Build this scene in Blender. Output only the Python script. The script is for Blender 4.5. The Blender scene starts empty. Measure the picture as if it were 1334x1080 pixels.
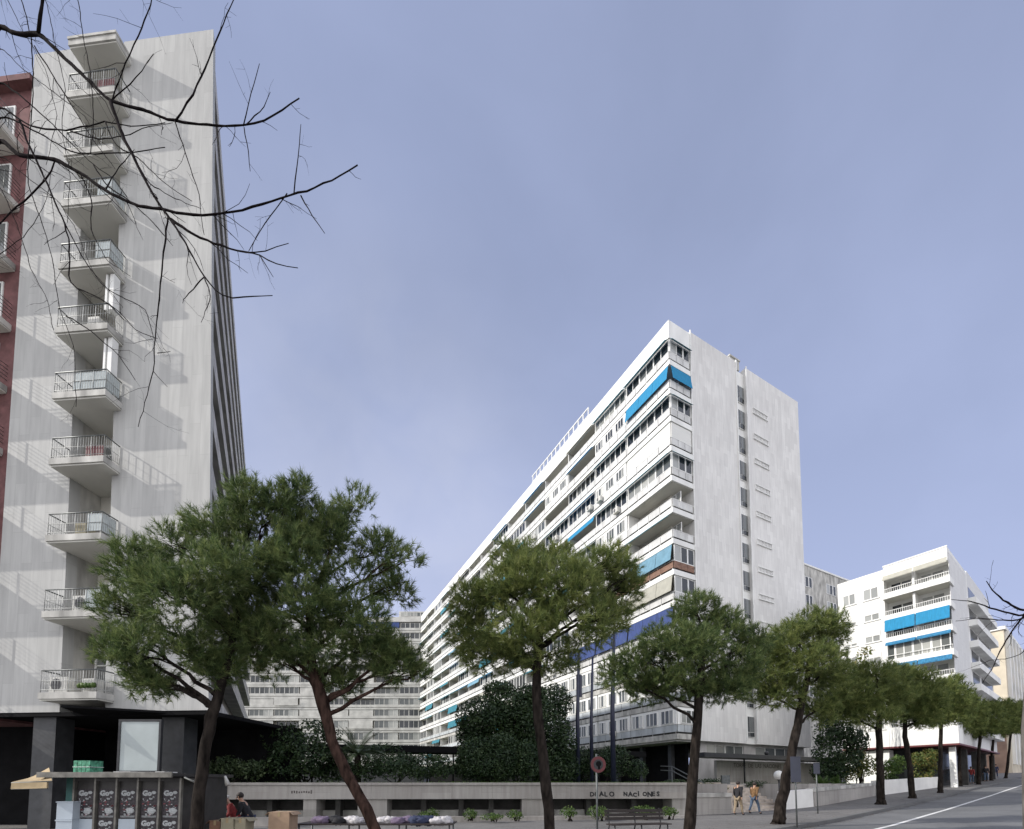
import bpy, bmesh, math, random
import numpy as np
from mathutils import Vector, Matrix
random.seed(7); RNG = np.random.default_rng(7)
sc = bpy.context.scene
COL = sc.collection
# ------------------------------------------------------------------ camera model
FPX = 618.0; TH = math.radians(3.5); PPY = 1020 - FPX*math.tan(TH); EYE = 1.65
def ray(px, py):
    x = (px-667)/FPX; u = (PPY-py)/FPX
    return np.array([x, math.cos(TH)-u*math.sin(TH), math.sin(TH)+u*math.cos(TH)])
def at(px, py, Y):
    r = ray(px, py); return r*Y/r[1] + np.array([0, 0, EYE])
def onplane(px, py, P, n):
    r = ray(px, py); o = np.array([0, 0, EYE]); return o + r*np.dot(np.array(P)-o, n)/np.dot(r, n)
SX = [-400,-60,-30,-10,0,10,14,20,24,34,48,56,80,120,400,1600]
SZ = [-6,-1.6,-.75,-.45,-.33,-.13,-.05,.02,.08,.38,.88,1.2,2.1,3.4,8,20]
def gs(s): return float(np.interp(s, SX, SZ))
UN = math.hypot(1.28, 1.0); SD = np.array([1.28/UN, 1/UN]); ND = np.array([1/UN, -1.28/UN])
def sn(x, y): return x*SD[0]+y*SD[1], x*ND[0]+y*ND[1]
def xy(s, n): return s*SD[0]+n*ND[0], s*SD[1]+n*ND[1]
def gz(x, y): return gs(sn(x, y)[0])
def ground_at(px, py, dz=0):
    r = ray(px, py); lo, hi = 3.0, 400.0
    for _ in range(60):
        m = (lo+hi)/2; p = r*m/r[1]
        if p[2]+EYE > gz(p[0], p[1])+dz: lo = m
        else: hi = m
    p = r*lo/r[1]; return np.array([p[0], p[1], p[2]+EYE])

# ------------------------------------------------------------------ materials
def new_mat(name):
    m = bpy.data.materials.new(name); m.use_nodes = True
    return m, m.node_tree.nodes, m.node_tree.links, m.node_tree.nodes['Principled BSDF']
def N(ns, t, **kw):
    n = ns.new(t)
    for k, v in kw.items():
        if hasattr(n, k) and not isinstance(v, (tuple, list, float)): setattr(n, k, v)
        else: n.inputs[k.replace('_', ' ')].default_value = v
    return n
def ramp(ns, stops):
    r = ns.new('ShaderNodeValToRGB'); e = r.color_ramp.elements
    while len(e) < len(stops): e.new(.5)
    for i, (p, c) in enumerate(stops):
        e[i].position = p; e[i].color = (*c, 1) if len(c) == 3 else c
    return r
def mat(name, col, rough=.7, var=.12, scale=4.0, metal=0.0, spec=.5, bump=0.0, stretch=(1, 1, 1), island=0.0, trans=0.0):
    """colour with real wear: two scales of noise, optional per-piece variation"""
    m, ns, ln, b = new_mat(name)
    tc = ns.new('ShaderNodeTexCoord'); mp = ns.new('ShaderNodeMapping'); mp.inputs['Scale'].default_value = stretch
    ln.new(tc.outputs['Object'], mp.inputs['Vector'])
    n1 = ns.new('ShaderNodeTexNoise'); n1.inputs['Scale'].default_value = scale; n1.inputs['Detail'].default_value = 5
    ln.new(mp.outputs[0], n1.inputs['Vector'])
    lo = tuple(max(0, c*(1-var*1.6)) for c in col); hi = tuple(min(1, c*(1+var)) for c in col)
    r = ramp(ns, [(.3, lo), (.7, hi)]); ln.new(n1.outputs[0], r.inputs[0])
    out = r.outputs[0]
    if island:
        g = ns.new('ShaderNodeNewGeometry'); mm = ns.new('ShaderNodeMapRange')
        mm.inputs[3].default_value = 1-island; mm.inputs[4].default_value = 1+island
        ln.new(g.outputs['Random Per Island'], mm.inputs[0])
        hs = ns.new('ShaderNodeHueSaturation'); ln.new(mm.outputs[0], hs.inputs['Value']); ln.new(out, hs.inputs['Color']); out = hs.outputs[0]
    ln.new(out, b.inputs['Base Color'])
    b.inputs['Roughness'].default_value = rough; b.inputs['Metallic'].default_value = metal
    b.inputs['Specular IOR Level'].default_value = spec
    if bump:
        bp = ns.new('ShaderNodeBump'); bp.inputs['Strength'].default_value = bump; bp.inputs['Distance'].default_value = .02
        ln.new(n1.outputs[0], bp.inputs['Height']); ln.new(bp.outputs[0], b.inputs['Normal'])
    if trans:
        t = ns.new('ShaderNodeBsdfTranslucent'); ln.new(out, t.inputs[0]); mx = ns.new('ShaderNodeMixShader'); mx.inputs[0].default_value = trans
        ln.new(b.outputs[0], mx.inputs[1]); ln.new(t.outputs[0], mx.inputs[2]); ln.new(mx.outputs[0], ns['Material Output'].inputs[0])
    return m
def mat_stone(name, axis, base, dark, bw, bh, streak=.5, mortar=.012, stain=.5):
    """vertical stone panels: brick grid laid along the facade axis, long vertical streaks"""
    m, ns, ln, b = new_mat(name)
    tc = ns.new('ShaderNodeTexCoord'); d = ns.new('ShaderNodeVectorMath'); d.operation = 'DOT_PRODUCT'
    ln.new(tc.outputs['Object'], d.inputs[0]); d.inputs[1].default_value = (axis[0], axis[1], 0)
    sp = ns.new('ShaderNodeSeparateXYZ'); ln.new(tc.outputs['Object'], sp.inputs[0])
    cb = ns.new('ShaderNodeCombineXYZ'); ln.new(sp.outputs[2], cb.inputs[0]); ln.new(d.outputs['Value'], cb.inputs[1])
    br = ns.new('ShaderNodeTexBrick'); ln.new(cb.outputs[0], br.inputs['Vector'])
    br.inputs['Scale'].default_value = 1; br.inputs['Brick Width'].default_value = bh; br.inputs['Row Height'].default_value = bw
    br.inputs['Mortar Size'].default_value = mortar; br.inputs['Mortar Smooth'].default_value = .3; br.offset = .37; br.inputs['Bias'].default_value = -.1
    br.inputs['Color1'].default_value = (*base, 1); br.inputs['Color2'].default_value = (*[c*.62+dark[i]*.38 for i, c in enumerate(base)], 1)
    br.inputs['Mortar'].default_value = (*[c*.82 for c in base], 1)
    mp = ns.new('ShaderNodeMapping'); mp.inputs['Scale'].default_value = (4.2, 4.2, .42); ln.new(tc.outputs['Object'], mp.inputs[0])
    n1 = ns.new('ShaderNodeTexNoise'); n1.inputs['Scale'].default_value = 1.3; n1.inputs['Detail'].default_value = 7; ln.new(mp.outputs[0], n1.inputs['Vector'])
    r1 = ramp(ns, [(.38, (0, 0, 0)), (.66, (1, 1, 1))]); ln.new(n1.outputs[0], r1.inputs[0])
    n2 = ns.new('ShaderNodeTexNoise'); n2.inputs['Scale'].default_value = .22; n2.inputs['Detail'].default_value = 4; ln.new(tc.outputs['Object'], n2.inputs['Vector'])
    r2 = ramp(ns, [(.35, (0, 0, 0)), (.7, (1, 1, 1))]); ln.new(n2.outputs[0], r2.inputs[0])
    mu = ns.new('ShaderNodeMath'); mu.operation = 'MULTIPLY'; ln.new(r1.outputs[0], mu.inputs[0]); mu.inputs[1].default_value = streak
    mu2 = ns.new('ShaderNodeMath'); mu2.operation = 'MULTIPLY'; ln.new(r2.outputs[0], mu2.inputs[0]); mu2.inputs[1].default_value = stain*.35
    ad = ns.new('ShaderNodeMath'); ad.operation = 'ADD'; ad.use_clamp = True; ln.new(mu.outputs[0], ad.inputs[0]); ln.new(mu2.outputs[0], ad.inputs[1])
    mx = ns.new('ShaderNodeMix'); mx.data_type = 'RGBA'; ln.new(ad.outputs[0], mx.inputs[0]); ln.new(br.outputs[0], mx.inputs[6]); mx.inputs[7].default_value = (*dark, 1)
    ln.new(mx.outputs[2], b.inputs['Base Color']); b.inputs['Roughness'].default_value = .75; b.inputs['Specular IOR Level'].default_value = .3
    return m
def mat_glass(name, dark, light, thr=.55, rough=.08):
    """window panes seen by day: dark rooms, some with pale curtains or blinds behind the glass"""
    m, ns, ln, b = new_mat(name)
    g = ns.new('ShaderNodeNewGeometry'); r = ramp(ns, [(thr-.25, dark), (thr, tuple((dark[i]+light[i])/2 for i in range(3))), (thr+.3, light)])
    ln.new(g.outputs['Random Per Island'], r.inputs[0]); ln.new(r.outputs[0], b.inputs['Base Color'])
    b.inputs['Roughness'].default_value = rough; b.inputs['Specular IOR Level'].default_value = .6
    return m
def mat_leaf(name, c1, c2, c3, trans=.25, rough=.55, scale=1.1):
    m, ns, ln, b = new_mat(name)
    tc = ns.new('ShaderNodeTexCoord'); n1 = ns.new('ShaderNodeTexNoise'); n1.inputs['Scale'].default_value = scale; n1.inputs['Detail'].default_value = 3
    ln.new(tc.outputs['Object'], n1.inputs['Vector']); g = ns.new('ShaderNodeNewGeometry')
    ad = ns.new('ShaderNodeMath'); ad.operation = 'MULTIPLY_ADD'; ln.new(g.outputs['Random Per Island'], ad.inputs[0]); ad.inputs[1].default_value = .4; ln.new(n1.outputs[0], ad.inputs[2])
    r = ramp(ns, [(.35, c1), (.68, c2), (1.0, c3)]); ln.new(ad.outputs[0], r.inputs[0])
    ln.new(r.outputs[0], b.inputs['Base Color']); b.inputs['Roughness'].default_value = rough; b.inputs['Specular IOR Level'].default_value = .3
    t = ns.new('ShaderNodeBsdfTranslucent'); ln.new(r.outputs[0], t.inputs[0]); mx = ns.new('ShaderNodeMixShader'); mx.inputs[0].default_value = trans
    ln.new(b.outputs[0], mx.inputs[1]); ln.new(t.outputs[0], mx.inputs[2]); ln.new(mx.outputs[0], ns['Material Output'].inputs[0])
    return m

# ------------------------------------------------------------------ mesh builder
class Fr:
    """local frame: (a, b, z) -> world"""
    def __init__(s, o, da, db): s.o = np.array(o[:2], float); s.da = np.array(da[:2], float); s.db = np.array(db[:2], float)
    def __call__(s, a, b, z):
        p = s.o + a*s.da + b*s.db; return (p[0], p[1], z)
WF = Fr((0, 0), (1, 0), (0, 1))
class MB:
    def __init__(s): s.v = []; s.f = []; s.m = []; s.cur = 0; s.smooth = []; s.sm = False
    def mi(s, i): s.cur = i; return s
    def face(s, pts):
        k = len(s.v); s.v.extend([tuple(p) for p in pts]); s.f.append(tuple(range(k, k+len(pts)))); s.m.append(s.cur); s.smooth.append(s.sm)
    def hexa(s, p):   # p: 4 bottom ccw, 4 top
        k = len(s.v); s.v.extend([tuple(q) for q in p])
        for q in ((0, 3, 2, 1), (4, 5, 6, 7), (0, 1, 5, 4), (1, 2, 6, 5), (2, 3, 7, 6), (3, 0, 4, 7)):
            s.f.append(tuple(k+i for i in q)); s.m.append(s.cur); s.smooth.append(False)
        return s
    def box(s, F, a0, a1, b0, b1, z0, z1):
        if a0 > a1: a0, a1 = a1, a0
        if b0 > b1: b0, b1 = b1, b0
        if z0 > z1: z0, z1 = z1, z0
        return s.hexa([F(a0, b0, z0), F(a1, b0, z0), F(a1, b1, z0), F(a0, b1, z0), F(a0, b0, z1), F(a1, b0, z1), F(a1, b1, z1), F(a0, b1, z1)])
    def tube(s, pts, rad, n=8, cap=True):
        pts = [np.array(p, float) for p in pts]; k0 = len(s.v)
        if not hasattr(rad, '__len__'): rad = [rad]*len(pts)
        up = None
        for i, p in enumerate(pts):
            t = pts[min(i+1, len(pts)-1)] - pts[max(i-1, 0)]; t = t/(np.linalg.norm(t)+1e-9)
            if up is None: up = np.cross(t, [.3, .9, .2]);
            up = up - t*np.dot(up, t); up /= (np.linalg.norm(up)+1e-9); w = np.cross(t, up)
            for j in range(n):
                a = 2*math.pi*j/n; s.v.append(tuple(p + rad[i]*(math.cos(a)*up+math.sin(a)*w)))
        for i in range(len(pts)-1):
            for j in range(n):
                a = k0+i*n+j; b = k0+i*n+(j+1) % n
                s.f.append((a, b, b+n, a+n)); s.m.append(s.cur); s.smooth.append(True)
        if cap:
            s.f.append(tuple(k0+j for j in range(n))[::-1]); s.m.append(s.cur); s.smooth.append(False)
            e = k0+(len(pts)-1)*n; s.f.append(tuple(e+j for j in range(n))); s.m.append(s.cur); s.smooth.append(False)
        return s
    def ball(s, c, r, nu=12, nv=8, sq=(1, 1, 1), jit=0):
        c = np.array(c, float); k0 = len(s.v)
        for i in range(nv+1):
            th = math.pi*i/nv
            for j in range(nu):
                ph = 2*math.pi*j/nu; q = 1+(random.uniform(-jit, jit) if 0 < i < nv else 0)
                s.v.append((c[0]+r*sq[0]*q*math.sin(th)*math.cos(ph), c[1]+r*sq[1]*q*math.sin(th)*math.sin(ph), c[2]+r*sq[2]*q*math.cos(th)))
        for i in range(nv):
            for j in range(nu):
                a = k0+i*nu+j; b = k0+i*nu+(j+1) % nu
                s.f.append((a, a+nu, b+nu, b)); s.m.append(s.cur); s.smooth.append(True)
        return s
    def disc(s, c, n, r0, r1, seg=28):
        """ring (r0 > 0) or disc facing n (horizontal normal)"""
        n = np.array(n, float)/np.linalg.norm(n); u = np.array([-n[1], n[0], 0]); c = np.array(c, float)
        for j in range(seg):
            a, b = 2*math.pi*j/seg, 2*math.pi*(j+1)/seg
            P = lambda r, t: c + r*(math.cos(t)*u + np.array([0, 0, math.sin(t)]))
            if r0 > 0: s.face([P(r0, a), P(r1, a), P(r1, b), P(r0, b)])
            else: s.face([c, P(r1, a), P(r1, b)])
        return s
    def cloth(s, P00, P10, P11, P01, nu=10, nv=4, sag=.05, rip=.02, out=(0, 0, 0)):
        """a canvas sheet: P00-P10 top edge, P01-P11 lower edge; sags between the rails, lower edge ripples"""
        P = [np.array(p, float) for p in (P00, P10, P11, P01)]; out = np.array(out, float); ph = random.uniform(0, 6)
        G = [[P[0]*(1-u)*(1-v)+P[1]*u*(1-v)+P[2]*u*v+P[3]*(1-u)*v + np.array([0, 0, -sag*math.sin(math.pi*v)*(.6+.4*math.sin(u*9+ph))]) + np.array([0, 0, rip*v*math.sin(u*nu*1.9+ph)]) + out*rip*v*math.sin(u*nu*1.3+ph) for u in np.linspace(0, 1, nu+1)] for v in np.linspace(0, 1, nv+1)]
        for o in (0, .012):
            k0 = len(s.v)
            for row in G:
                for g in row: s.v.append(tuple(g+np.array([0, 0, o])))
            for i in range(nv):
                for j in range(nu):
                    a = k0+i*(nu+1)+j; s.f.append((a, a+1, a+nu+2, a+nu+1)); s.m.append(s.cur); s.smooth.append(True)
        return s
    def text(s, body, size, origin, ax, out, depth=.004, az=(0, 0, 1), bold=0.0):
        """lettering as thin mesh: origin = left end of the baseline"""
        cu = bpy.data.curves.new('lettering', 'FONT'); cu.body = body; cu.size = size; cu.extrude = depth; cu.offset = bold; cu.resolution_u = 2
        o = bpy.data.objects.new('lettering', cu); COL.objects.link(o); bpy.context.view_layer.update()
        me = bpy.data.meshes.new_from_object(o.evaluated_get(bpy.context.evaluated_depsgraph_get()))
        ax = np.array(ax, float); out = np.array(out, float); az = np.array(az, float); org = np.array(origin, float); k0 = len(s.v)
        for v in me.vertices: s.v.append(tuple(org + v.co.x*ax + v.co.y*az + (v.co.z+depth)*out))
        for p in me.polygons: s.f.append(tuple(k0+i for i in p.vertices)); s.m.append(s.cur); s.smooth.append(False)
        bpy.data.objects.remove(o); bpy.data.curves.remove(cu); bpy.data.meshes.remove(me)
        return s
    def build(s, name, mats, parent=None, bevel=0):
        L = np.array(base_of(parent)) if parent else np.zeros(3)
        if not isinstance(mats, (list, tuple)): mats = [mats]
        me = bpy.data.meshes.new(name)
        me.from_pydata([(v[0]-L[0], v[1]-L[1], v[2]-L[2]) for v in s.v], [], s.f)
        for m in mats: me.materials.append(m)
        me.polygons.foreach_set('material_index', s.m); me.polygons.foreach_set('use_smooth', s.smooth)
        me.update()
        o = bpy.data.objects.new(name, me); COL.objects.link(o)
        if parent: o.parent = parent
        return o
def base_of(o):
    x = np.zeros(3)
    while o is not None: x += np.array(o.location); o = o.parent
    return x
def tag(o, label=None, cat=None, group=None, kind=None):
    if label: o['label'] = label
    if cat: o['category'] = cat
    if group: o['group'] = group
    if kind: o['kind'] = kind
    return o
def thing(name, loc, label, cat, group=None):
    o = bpy.data.objects.new(name, None); o.empty_display_size = .3; COL.objects.link(o); o.location = [float(c) for c in loc]
    return tag(o, label, cat, group)
def recenter(o):
    """move the origin of a one-mesh thing to its base"""
    n = len(o.data.vertices); co = np.empty(n*3); o.data.vertices.foreach_get('co', co); co = co.reshape(-1, 3)
    b = np.array([(co[:, 0].min()+co[:, 0].max())/2, (co[:, 1].min()+co[:, 1].max())/2, co[:, 2].min()])
    o.data.vertices.foreach_set('co', (co-b).ravel()); o.location = [float(c) for c in b]; o.data.update(); return o
def soup(name, tris, mats, parent=None, nper=3):
    """a mesh from many separate triangles / quads: tris (n, nper, 3)"""
    L = np.array(base_of(parent)) if parent else np.zeros(3)
    t = np.asarray(tris, float) - L; n = len(t); me = bpy.data.meshes.new(name)
    me.vertices.add(n*nper); me.vertices.foreach_set('co', t.ravel()); me.loops.add(n*nper); me.polygons.add(n)
    me.loops.foreach_set('vertex_index', np.arange(n*nper)); me.polygons.foreach_set('loop_start', np.arange(n)*nper)
    try: me.polygons.foreach_set('loop_total', np.full(n, nper))
    except Exception: pass
    me.materials.append(mats); me.update(); me.validate()
    o = bpy.data.objects.new(name, me); COL.objects.link(o)
    if parent: o.parent = parent
    return o
def unit(v): return v/(np.linalg.norm(v, axis=-1, keepdims=True)+1e-9)

# ------------------------------------------------------------------ materials used
AM = np.array([-.484, 1.0]); AM /= np.linalg.norm(AM)         # long facade of the white block
BM = np.array([1.83, 1.0]); BM /= np.linalg.norm(BM)          # its end wall
DL = np.array([-12., 1.]); DL /= np.linalg.norm(DL)           # end wall of the tower
M = {}
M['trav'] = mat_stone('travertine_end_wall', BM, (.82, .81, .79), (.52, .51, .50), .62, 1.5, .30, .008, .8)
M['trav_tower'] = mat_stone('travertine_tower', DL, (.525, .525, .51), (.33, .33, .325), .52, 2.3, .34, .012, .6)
M['white'] = mat('white_render', (.83, .83, .81), .7, .07, .8, stretch=(1, 1, .35))
M['panel'] = mat('white_rail_panel', (.66, .66, .65), .6, .14, 1.2, stretch=(1, 1, .3))
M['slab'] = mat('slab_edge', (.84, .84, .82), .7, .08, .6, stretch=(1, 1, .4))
M['rear_slab'] = mat('aged_rear_slab', (.56, .55, .52), .8, .16, .5)
M['rear_wall'] = mat('aged_rear_wall', (.36, .34, .30), .85, .2, .5)
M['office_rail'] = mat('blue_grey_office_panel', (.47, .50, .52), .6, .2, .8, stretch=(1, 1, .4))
M['pillar'] = mat('dark_granite_pillar', (.05, .052, .056), .5, .2, 3)
M['bar'] = mat('pale_rail_bar', (.42, .43, .42), .5, .2, 8)
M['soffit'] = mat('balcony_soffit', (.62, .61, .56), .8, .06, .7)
M['cream'] = mat('cream_wall', (.66, .64, .58), .8, .08, .9)
M['grey_band'] = mat('grey_concrete', (.47, .455, .45), .85, .18, .9, stretch=(1, 1, .5), bump=.1)
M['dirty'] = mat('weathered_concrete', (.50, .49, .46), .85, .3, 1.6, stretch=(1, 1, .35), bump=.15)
M['frame'] = mat('white_window_frame', (.78, .78, .76), .45, .04, 3)
M['glass'] = mat_glass('window_glass', (.025, .03, .035), (.38, .39, .38), .62)
M['glass_blind'] = mat_glass('window_glass_with_blinds', (.09, .10, .10), (.62, .62, .58), .42)
M['stair_glass'] = mat_glass('stair_glass', (.03, .034, .038), (.16, .17, .17), .6)
M['dark_glass'] = mat('dark_shop_glass', (.018, .02, .022), .12, .2, 1, spec=.5)
M['black'] = mat('black_and_deep_shade', (.010, .010, .011), .9, .2, 2, spec=.08)  # near-black colour carries the deep shade under the buildings
M['dark_metal'] = mat('dark_metal', (.035, .036, .04), .45, .15, 6, metal=.3)
M['rail_metal'] = mat('grey_rail_metal', (.13, .14, .14), .5, .2, 8, metal=.4)
M['rail_glass'] = mat('frosted_rail_panel', (.50, .55, .55), .3, .1, 2)
M['aw_blue'] = mat('bright_blue_awning', (.03, .33, .60), .8, .08, 3, stretch=(3, 3, .3), trans=.3)
M['aw_faded'] = mat('faded_blue_awning', (.05, .25, .46), .85, .18, 2, stretch=(4, 4, .3), trans=.25)
M['aw_teal'] = mat('teal_awning', (.05, .25, .33), .8, .1, 3, trans=.2)
M['aw_navy'] = mat('navy_awning', (.065, .105, .30), .8, .15, 2, stretch=(3, 3, .3), trans=.25)
M['aw_pale'] = mat('pale_canvas_awning', (.55, .54, .47), .85, .06, 2, trans=.25)
M['aw_stripe'] = mat('pale_blue_awning', (.22, .42, .55), .8, .1, 2, trans=.25)
M['blind'] = mat('white_closed_blind', (.74, .74, .71), .6, .05, 2, stretch=(.3, .3, 14))
M['brown'] = mat('brown_wood_rail', (.24, .13, .085), .6, .25, 2.5, stretch=(1, 1, 3))
M['brick'] = mat('red_brown_brick', (.17, .075, .075), .85, .2, 3, bump=.2)
M['beige'] = mat('beige_render', (.64, .57, .45), .8, .1, .5)
M['ac'] = mat('air_conditioner_shell', (.62, .61, .57), .5, .06, 3)
M['fan'] = mat('air_conditioner_fan_grille', (.08, .08, .085), .6, .2, 20)
M['bark'] = mat('pine_bark', (.026, .021, .018), .95, .5, 9, spec=.1, bump=.9, stretch=(1, 1, .35))
M['bark_red'] = mat('reddish_pine_bark', (.05, .03, .024), .95, .5, 9, spec=.1, bump=.9, stretch=(1, 1, .35))
M['twig'] = mat('dark_twig_bark', (.014, .011, .012), .95, .4, 12, bump=.5, spec=.05)
M['grey_bark'] = mat('grey_bark', (.16, .145, .13), .95, .35, 8, bump=.7, stretch=(1, 1, .3))
M['needle'] = mat_leaf('pine_needles', (.024, .05, .02), (.10, .15, .05), (.27, .31, .115), .36, scale=3.2)
M['needle2'] = mat_leaf('pine_needles_yellowish', (.034, .062, .022), (.14, .185, .052), (.33, .35, .12), .38, scale=3.2)
M['bush'] = mat_leaf('dark_bush_leaves', (.012, .026, .012), (.026, .05, .02), (.055, .085, .03), .15, .45)
M['shrub'] = mat_leaf('green_shrub_leaves', (.035, .075, .02), (.08, .14, .035), (.17, .23, .06), .3)
M['orange_leaf'] = mat_leaf('orange_tree_leaves', (.04, .07, .02), (.10, .14, .035), (.27, .20, .06), .3, scale=2.5)
M['grass'] = mat_leaf('lawn_grass', (.05, .10, .02), (.10, .18, .035), (.16, .24, .05), .3)
M['palm'] = mat_leaf('palm_fronds', (.03, .05, .025), (.06, .09, .04), (.11, .14, .06), .15, .4)
M['lawn'] = mat('garden_soil_and_lawn', (.06, .085, .03), .95, .4, 3)
M['red'] = mat('red_sign_paint', (.13, .022, .026), .5, .12, 6)
M['blue_pole'] = mat('blue_painted_pole', (.022, .026, .055), .45, .15, 5)
M['sign_back'] = mat('blue_grey_sign_back', (.045, .05, .075), .5, .12, 3)
M['cardboard'] = mat('cardboard', (.36, .25, .17), .85, .1, 5)
M['cardboard2'] = mat('pale_cardboard', (.31, .28, .20), .85, .12, 5)
M['tan'] = mat('tan_canvas', (.38, .29, .17), .9, .15, 4)
M['wood'] = mat('dark_bench_wood', (.03, .022, .02), .6, .3, 6, stretch=(1, 1, 5))
M['kiosk'] = mat('kiosk_grey_metal', (.05, .047, .046), .5, .2, 4, metal=.2)
M['kiosk_roof'] = mat('kiosk_roof_metal', (.20, .19, .17), .4, .25, 5, metal=.4)
M['poster'] = mat('poster_dark_print', (.035, .028, .034), .5, .7, 22)
M['ink_grey'] = mat('pale_poster_ink', (.42, .44, .45), .6, .2, 30)
M['ink_red'] = mat('red_poster_ink', (.20, .05, .06), .6, .4, 30)
M['ink_black'] = mat('black_spray_paint', (.02, .02, .022), .8, .3, 12)
M['ink_faded'] = mat('faded_wall_lettering', (.10, .085, .08), .8, .3, 12)
M['fridge'] = mat('pale_blue_white_panel', (.44, .50, .56), .4, .06, 2)
M['green_box'] = mat('green_white_plastic', (.10, .36, .22), .4, .4, 16)
M['teal_paint'] = mat('teal_kiosk_paint', (.02, .12, .11), .5, .2, 4)
M['billboard'] = mat('blank_billboard_face', (.42, .47, .47), .4, .1, .8)
M['globe'] = mat('white_globe', (.75, .74, .70), .3, .05, 2)
M['stone_wall'] = mat_stone('garden_wall_stone', (1, 0), (.45, .43, .405), (.22, .20, .185), 1.4, .8, .35, .012, 1.3)
M['stone_white'] = mat('white_stair_wall', (.80, .79, .76), .75, .06, 1)
M['stone_dark'] = mat('shaded_recess_concrete', (.06, .058, .055), .9, .25, 2)  # darkened so its colour holds the shade of the wall recess
M['step'] = mat('stone_steps', (.48, .42, .36), .85, .25, 3)
M['skin'] = mat('skin', (.46, .28, .20), .6, .05, 8)
M['hair'] = mat('dark_hair', (.03, .022, .018), .7, .3, 20)
for k, c in dict(coat_black=(.018, .018, .022), coat_tan=(.19, .105, .045), jeans=(.075, .11, .17), khaki=(.30, .235, .16), coat_red=(.22, .025, .025), navy=(.03, .04, .09), shoe=(.03, .026, .024), cap=(.6, .58, .55), bag=(.02, .02, .02), purple=(.16, .12, .19), pale_cloth=(.55, .53, .55)).items():
    M[k] = mat(k + '_cloth', c, .85, .2, 14, bump=.2)
def mat_ground(name, c, c2, scale, patch=None, bump=.3, tile=0):
    m, ns, ln, b = new_mat(name); tc = ns.new('ShaderNodeTexCoord')
    n1 = ns.new('ShaderNodeTexNoise'); n1.inputs['Scale'].default_value = scale; n1.inputs['Detail'].default_value = 8; ln.new(tc.outputs['Object'], n1.inputs['Vector'])
    n2 = ns.new('ShaderNodeTexNoise'); n2.inputs['Scale'].default_value = .35; n2.inputs['Detail'].default_value = 4; ln.new(tc.outputs['Object'], n2.inputs['Vector'])
    ad = ns.new('ShaderNodeMath'); ad.operation = 'MULTIPLY_ADD'; ln.new(n1.outputs[0], ad.inputs[0]); ad.inputs[1].default_value = .5
    hf = ns.new('ShaderNodeMath'); hf.operation = 'MULTIPLY'; ln.new(n2.outputs[0], hf.inputs[0]); hf.inputs[1].default_value = .5; ln.new(hf.outputs[0], ad.inputs[2])
    r = ramp(ns, [(.36, c), (.62, c2)]); ln.new(ad.outputs[0], r.inputs[0]); out = r.outputs[0]
    if tile:
        mp = ns.new('ShaderNodeMapping'); mp.inputs['Rotation'].default_value = (0, 0, -math.atan2(SD[1], SD[0])); ln.new(tc.outputs['Object'], mp.inputs[0])
        br = ns.new('ShaderNodeTexBrick'); ln.new(mp.outputs[0], br.inputs['Vector']); br.inputs['Scale'].default_value = 1; br.offset = 0
        br.inputs['Brick Width'].default_value = tile; br.inputs['Row Height'].default_value = tile; br.inputs['Mortar Size'].default_value = .012
        br.inputs['Color1'].default_value = (1, 1, 1, 1); br.inputs['Color2'].default_value = (.88, .88, .88, 1); br.inputs['Mortar'].default_value = (.6, .6, .6, 1)
        mx = ns.new('ShaderNodeMix'); mx.data_type = 'RGBA'; mx.blend_type = 'MULTIPLY'; mx.inputs[0].default_value = 1
        ln.new(out, mx.inputs[6]); ln.new(br.outputs[0], mx.inputs[7]); out = mx.outputs[2]
    ln.new(out, b.inputs['Base Color']); b.inputs['Roughness'].default_value = .85
    bp = ns.new('ShaderNodeBump'); bp.inputs['Strength'].default_value = bump; bp.inputs['Distance'].default_value = .01; ln.new(n1.outputs[0], bp.inputs['Height']); ln.new(bp.outputs[0], b.inputs['Normal'])
    return m
M['asphalt'] = mat_ground('asphalt', (.085, .087, .09), (.165, .167, .17), 60)
M['paving'] = mat_ground('paving_tiles', (.11, .107, .105), (.19, .183, .176), 14, tile=.4)
M['kerb'] = mat_ground('kerb_granite', (.09, .09, .09), (.15, .15, .148), 40)
M['earth'] = mat_ground('far_ground', (.12, .12, .11), (.2, .19, .18), 2)
M['line'] = mat_ground('road_paint', (.50, .50, .49), (.72, .72, .71), 25)
SKYTINT = (1.05, .92, .86, 1); CLOUD_F = (4.75, 5.5, 8.2, 1); BACK_FILL = (15., 15., 15.6, 1); EXPO = 0.0  # second cloud colour is an added bright fill behind the viewer
# ------------------------------------------------------------------ ground, road
def sheet(name, n0, n1, m, dz, s0=-60, s1=260, ds=2.0, nn=6, skirt=None):
    mb = MB(); ss = np.arange(s0, s1+.1, ds); nl = np.linspace(n0, n1, nn)
    P = lambda s, n: (*xy(s, n), gs(s)+dz)
    k = len(nl)
    for s in ss:
        for n in nl: mb.v.append(P(s, n))
    for i in range(len(ss)-1):
        for j in range(k-1):
            a = i*k+j; mb.f.append((a, a+k, a+k+1, a+1)); mb.m.append(0); mb.smooth.append(True)
    o = mb.build(name, m); o['kind'] = 'structure'; return o
NK = -7.75                                           # kerb face
big = MB(); big.sm = True
gsx = [-900, -300, -120] + list(np.arange(-60, 261, 8)) + [340, 500, 900, 1600]; gn = [-900, -300, -100, -40, 0, 40, 100, 300, 900]
for s in gsx:
    for n in gn: big.v.append((*xy(s, n), gs(s)-.42))
for i in range(len(gsx)-1):
    for j in range(len(gn)-1):
        a = i*len(gn)+j; big.f.append((a, a+len(gn), a+len(gn)+1, a+1)); big.m.append(0); big.smooth.append(True)
o = big.build('ground', M['earth']); o['kind'] = 'structure'
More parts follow.
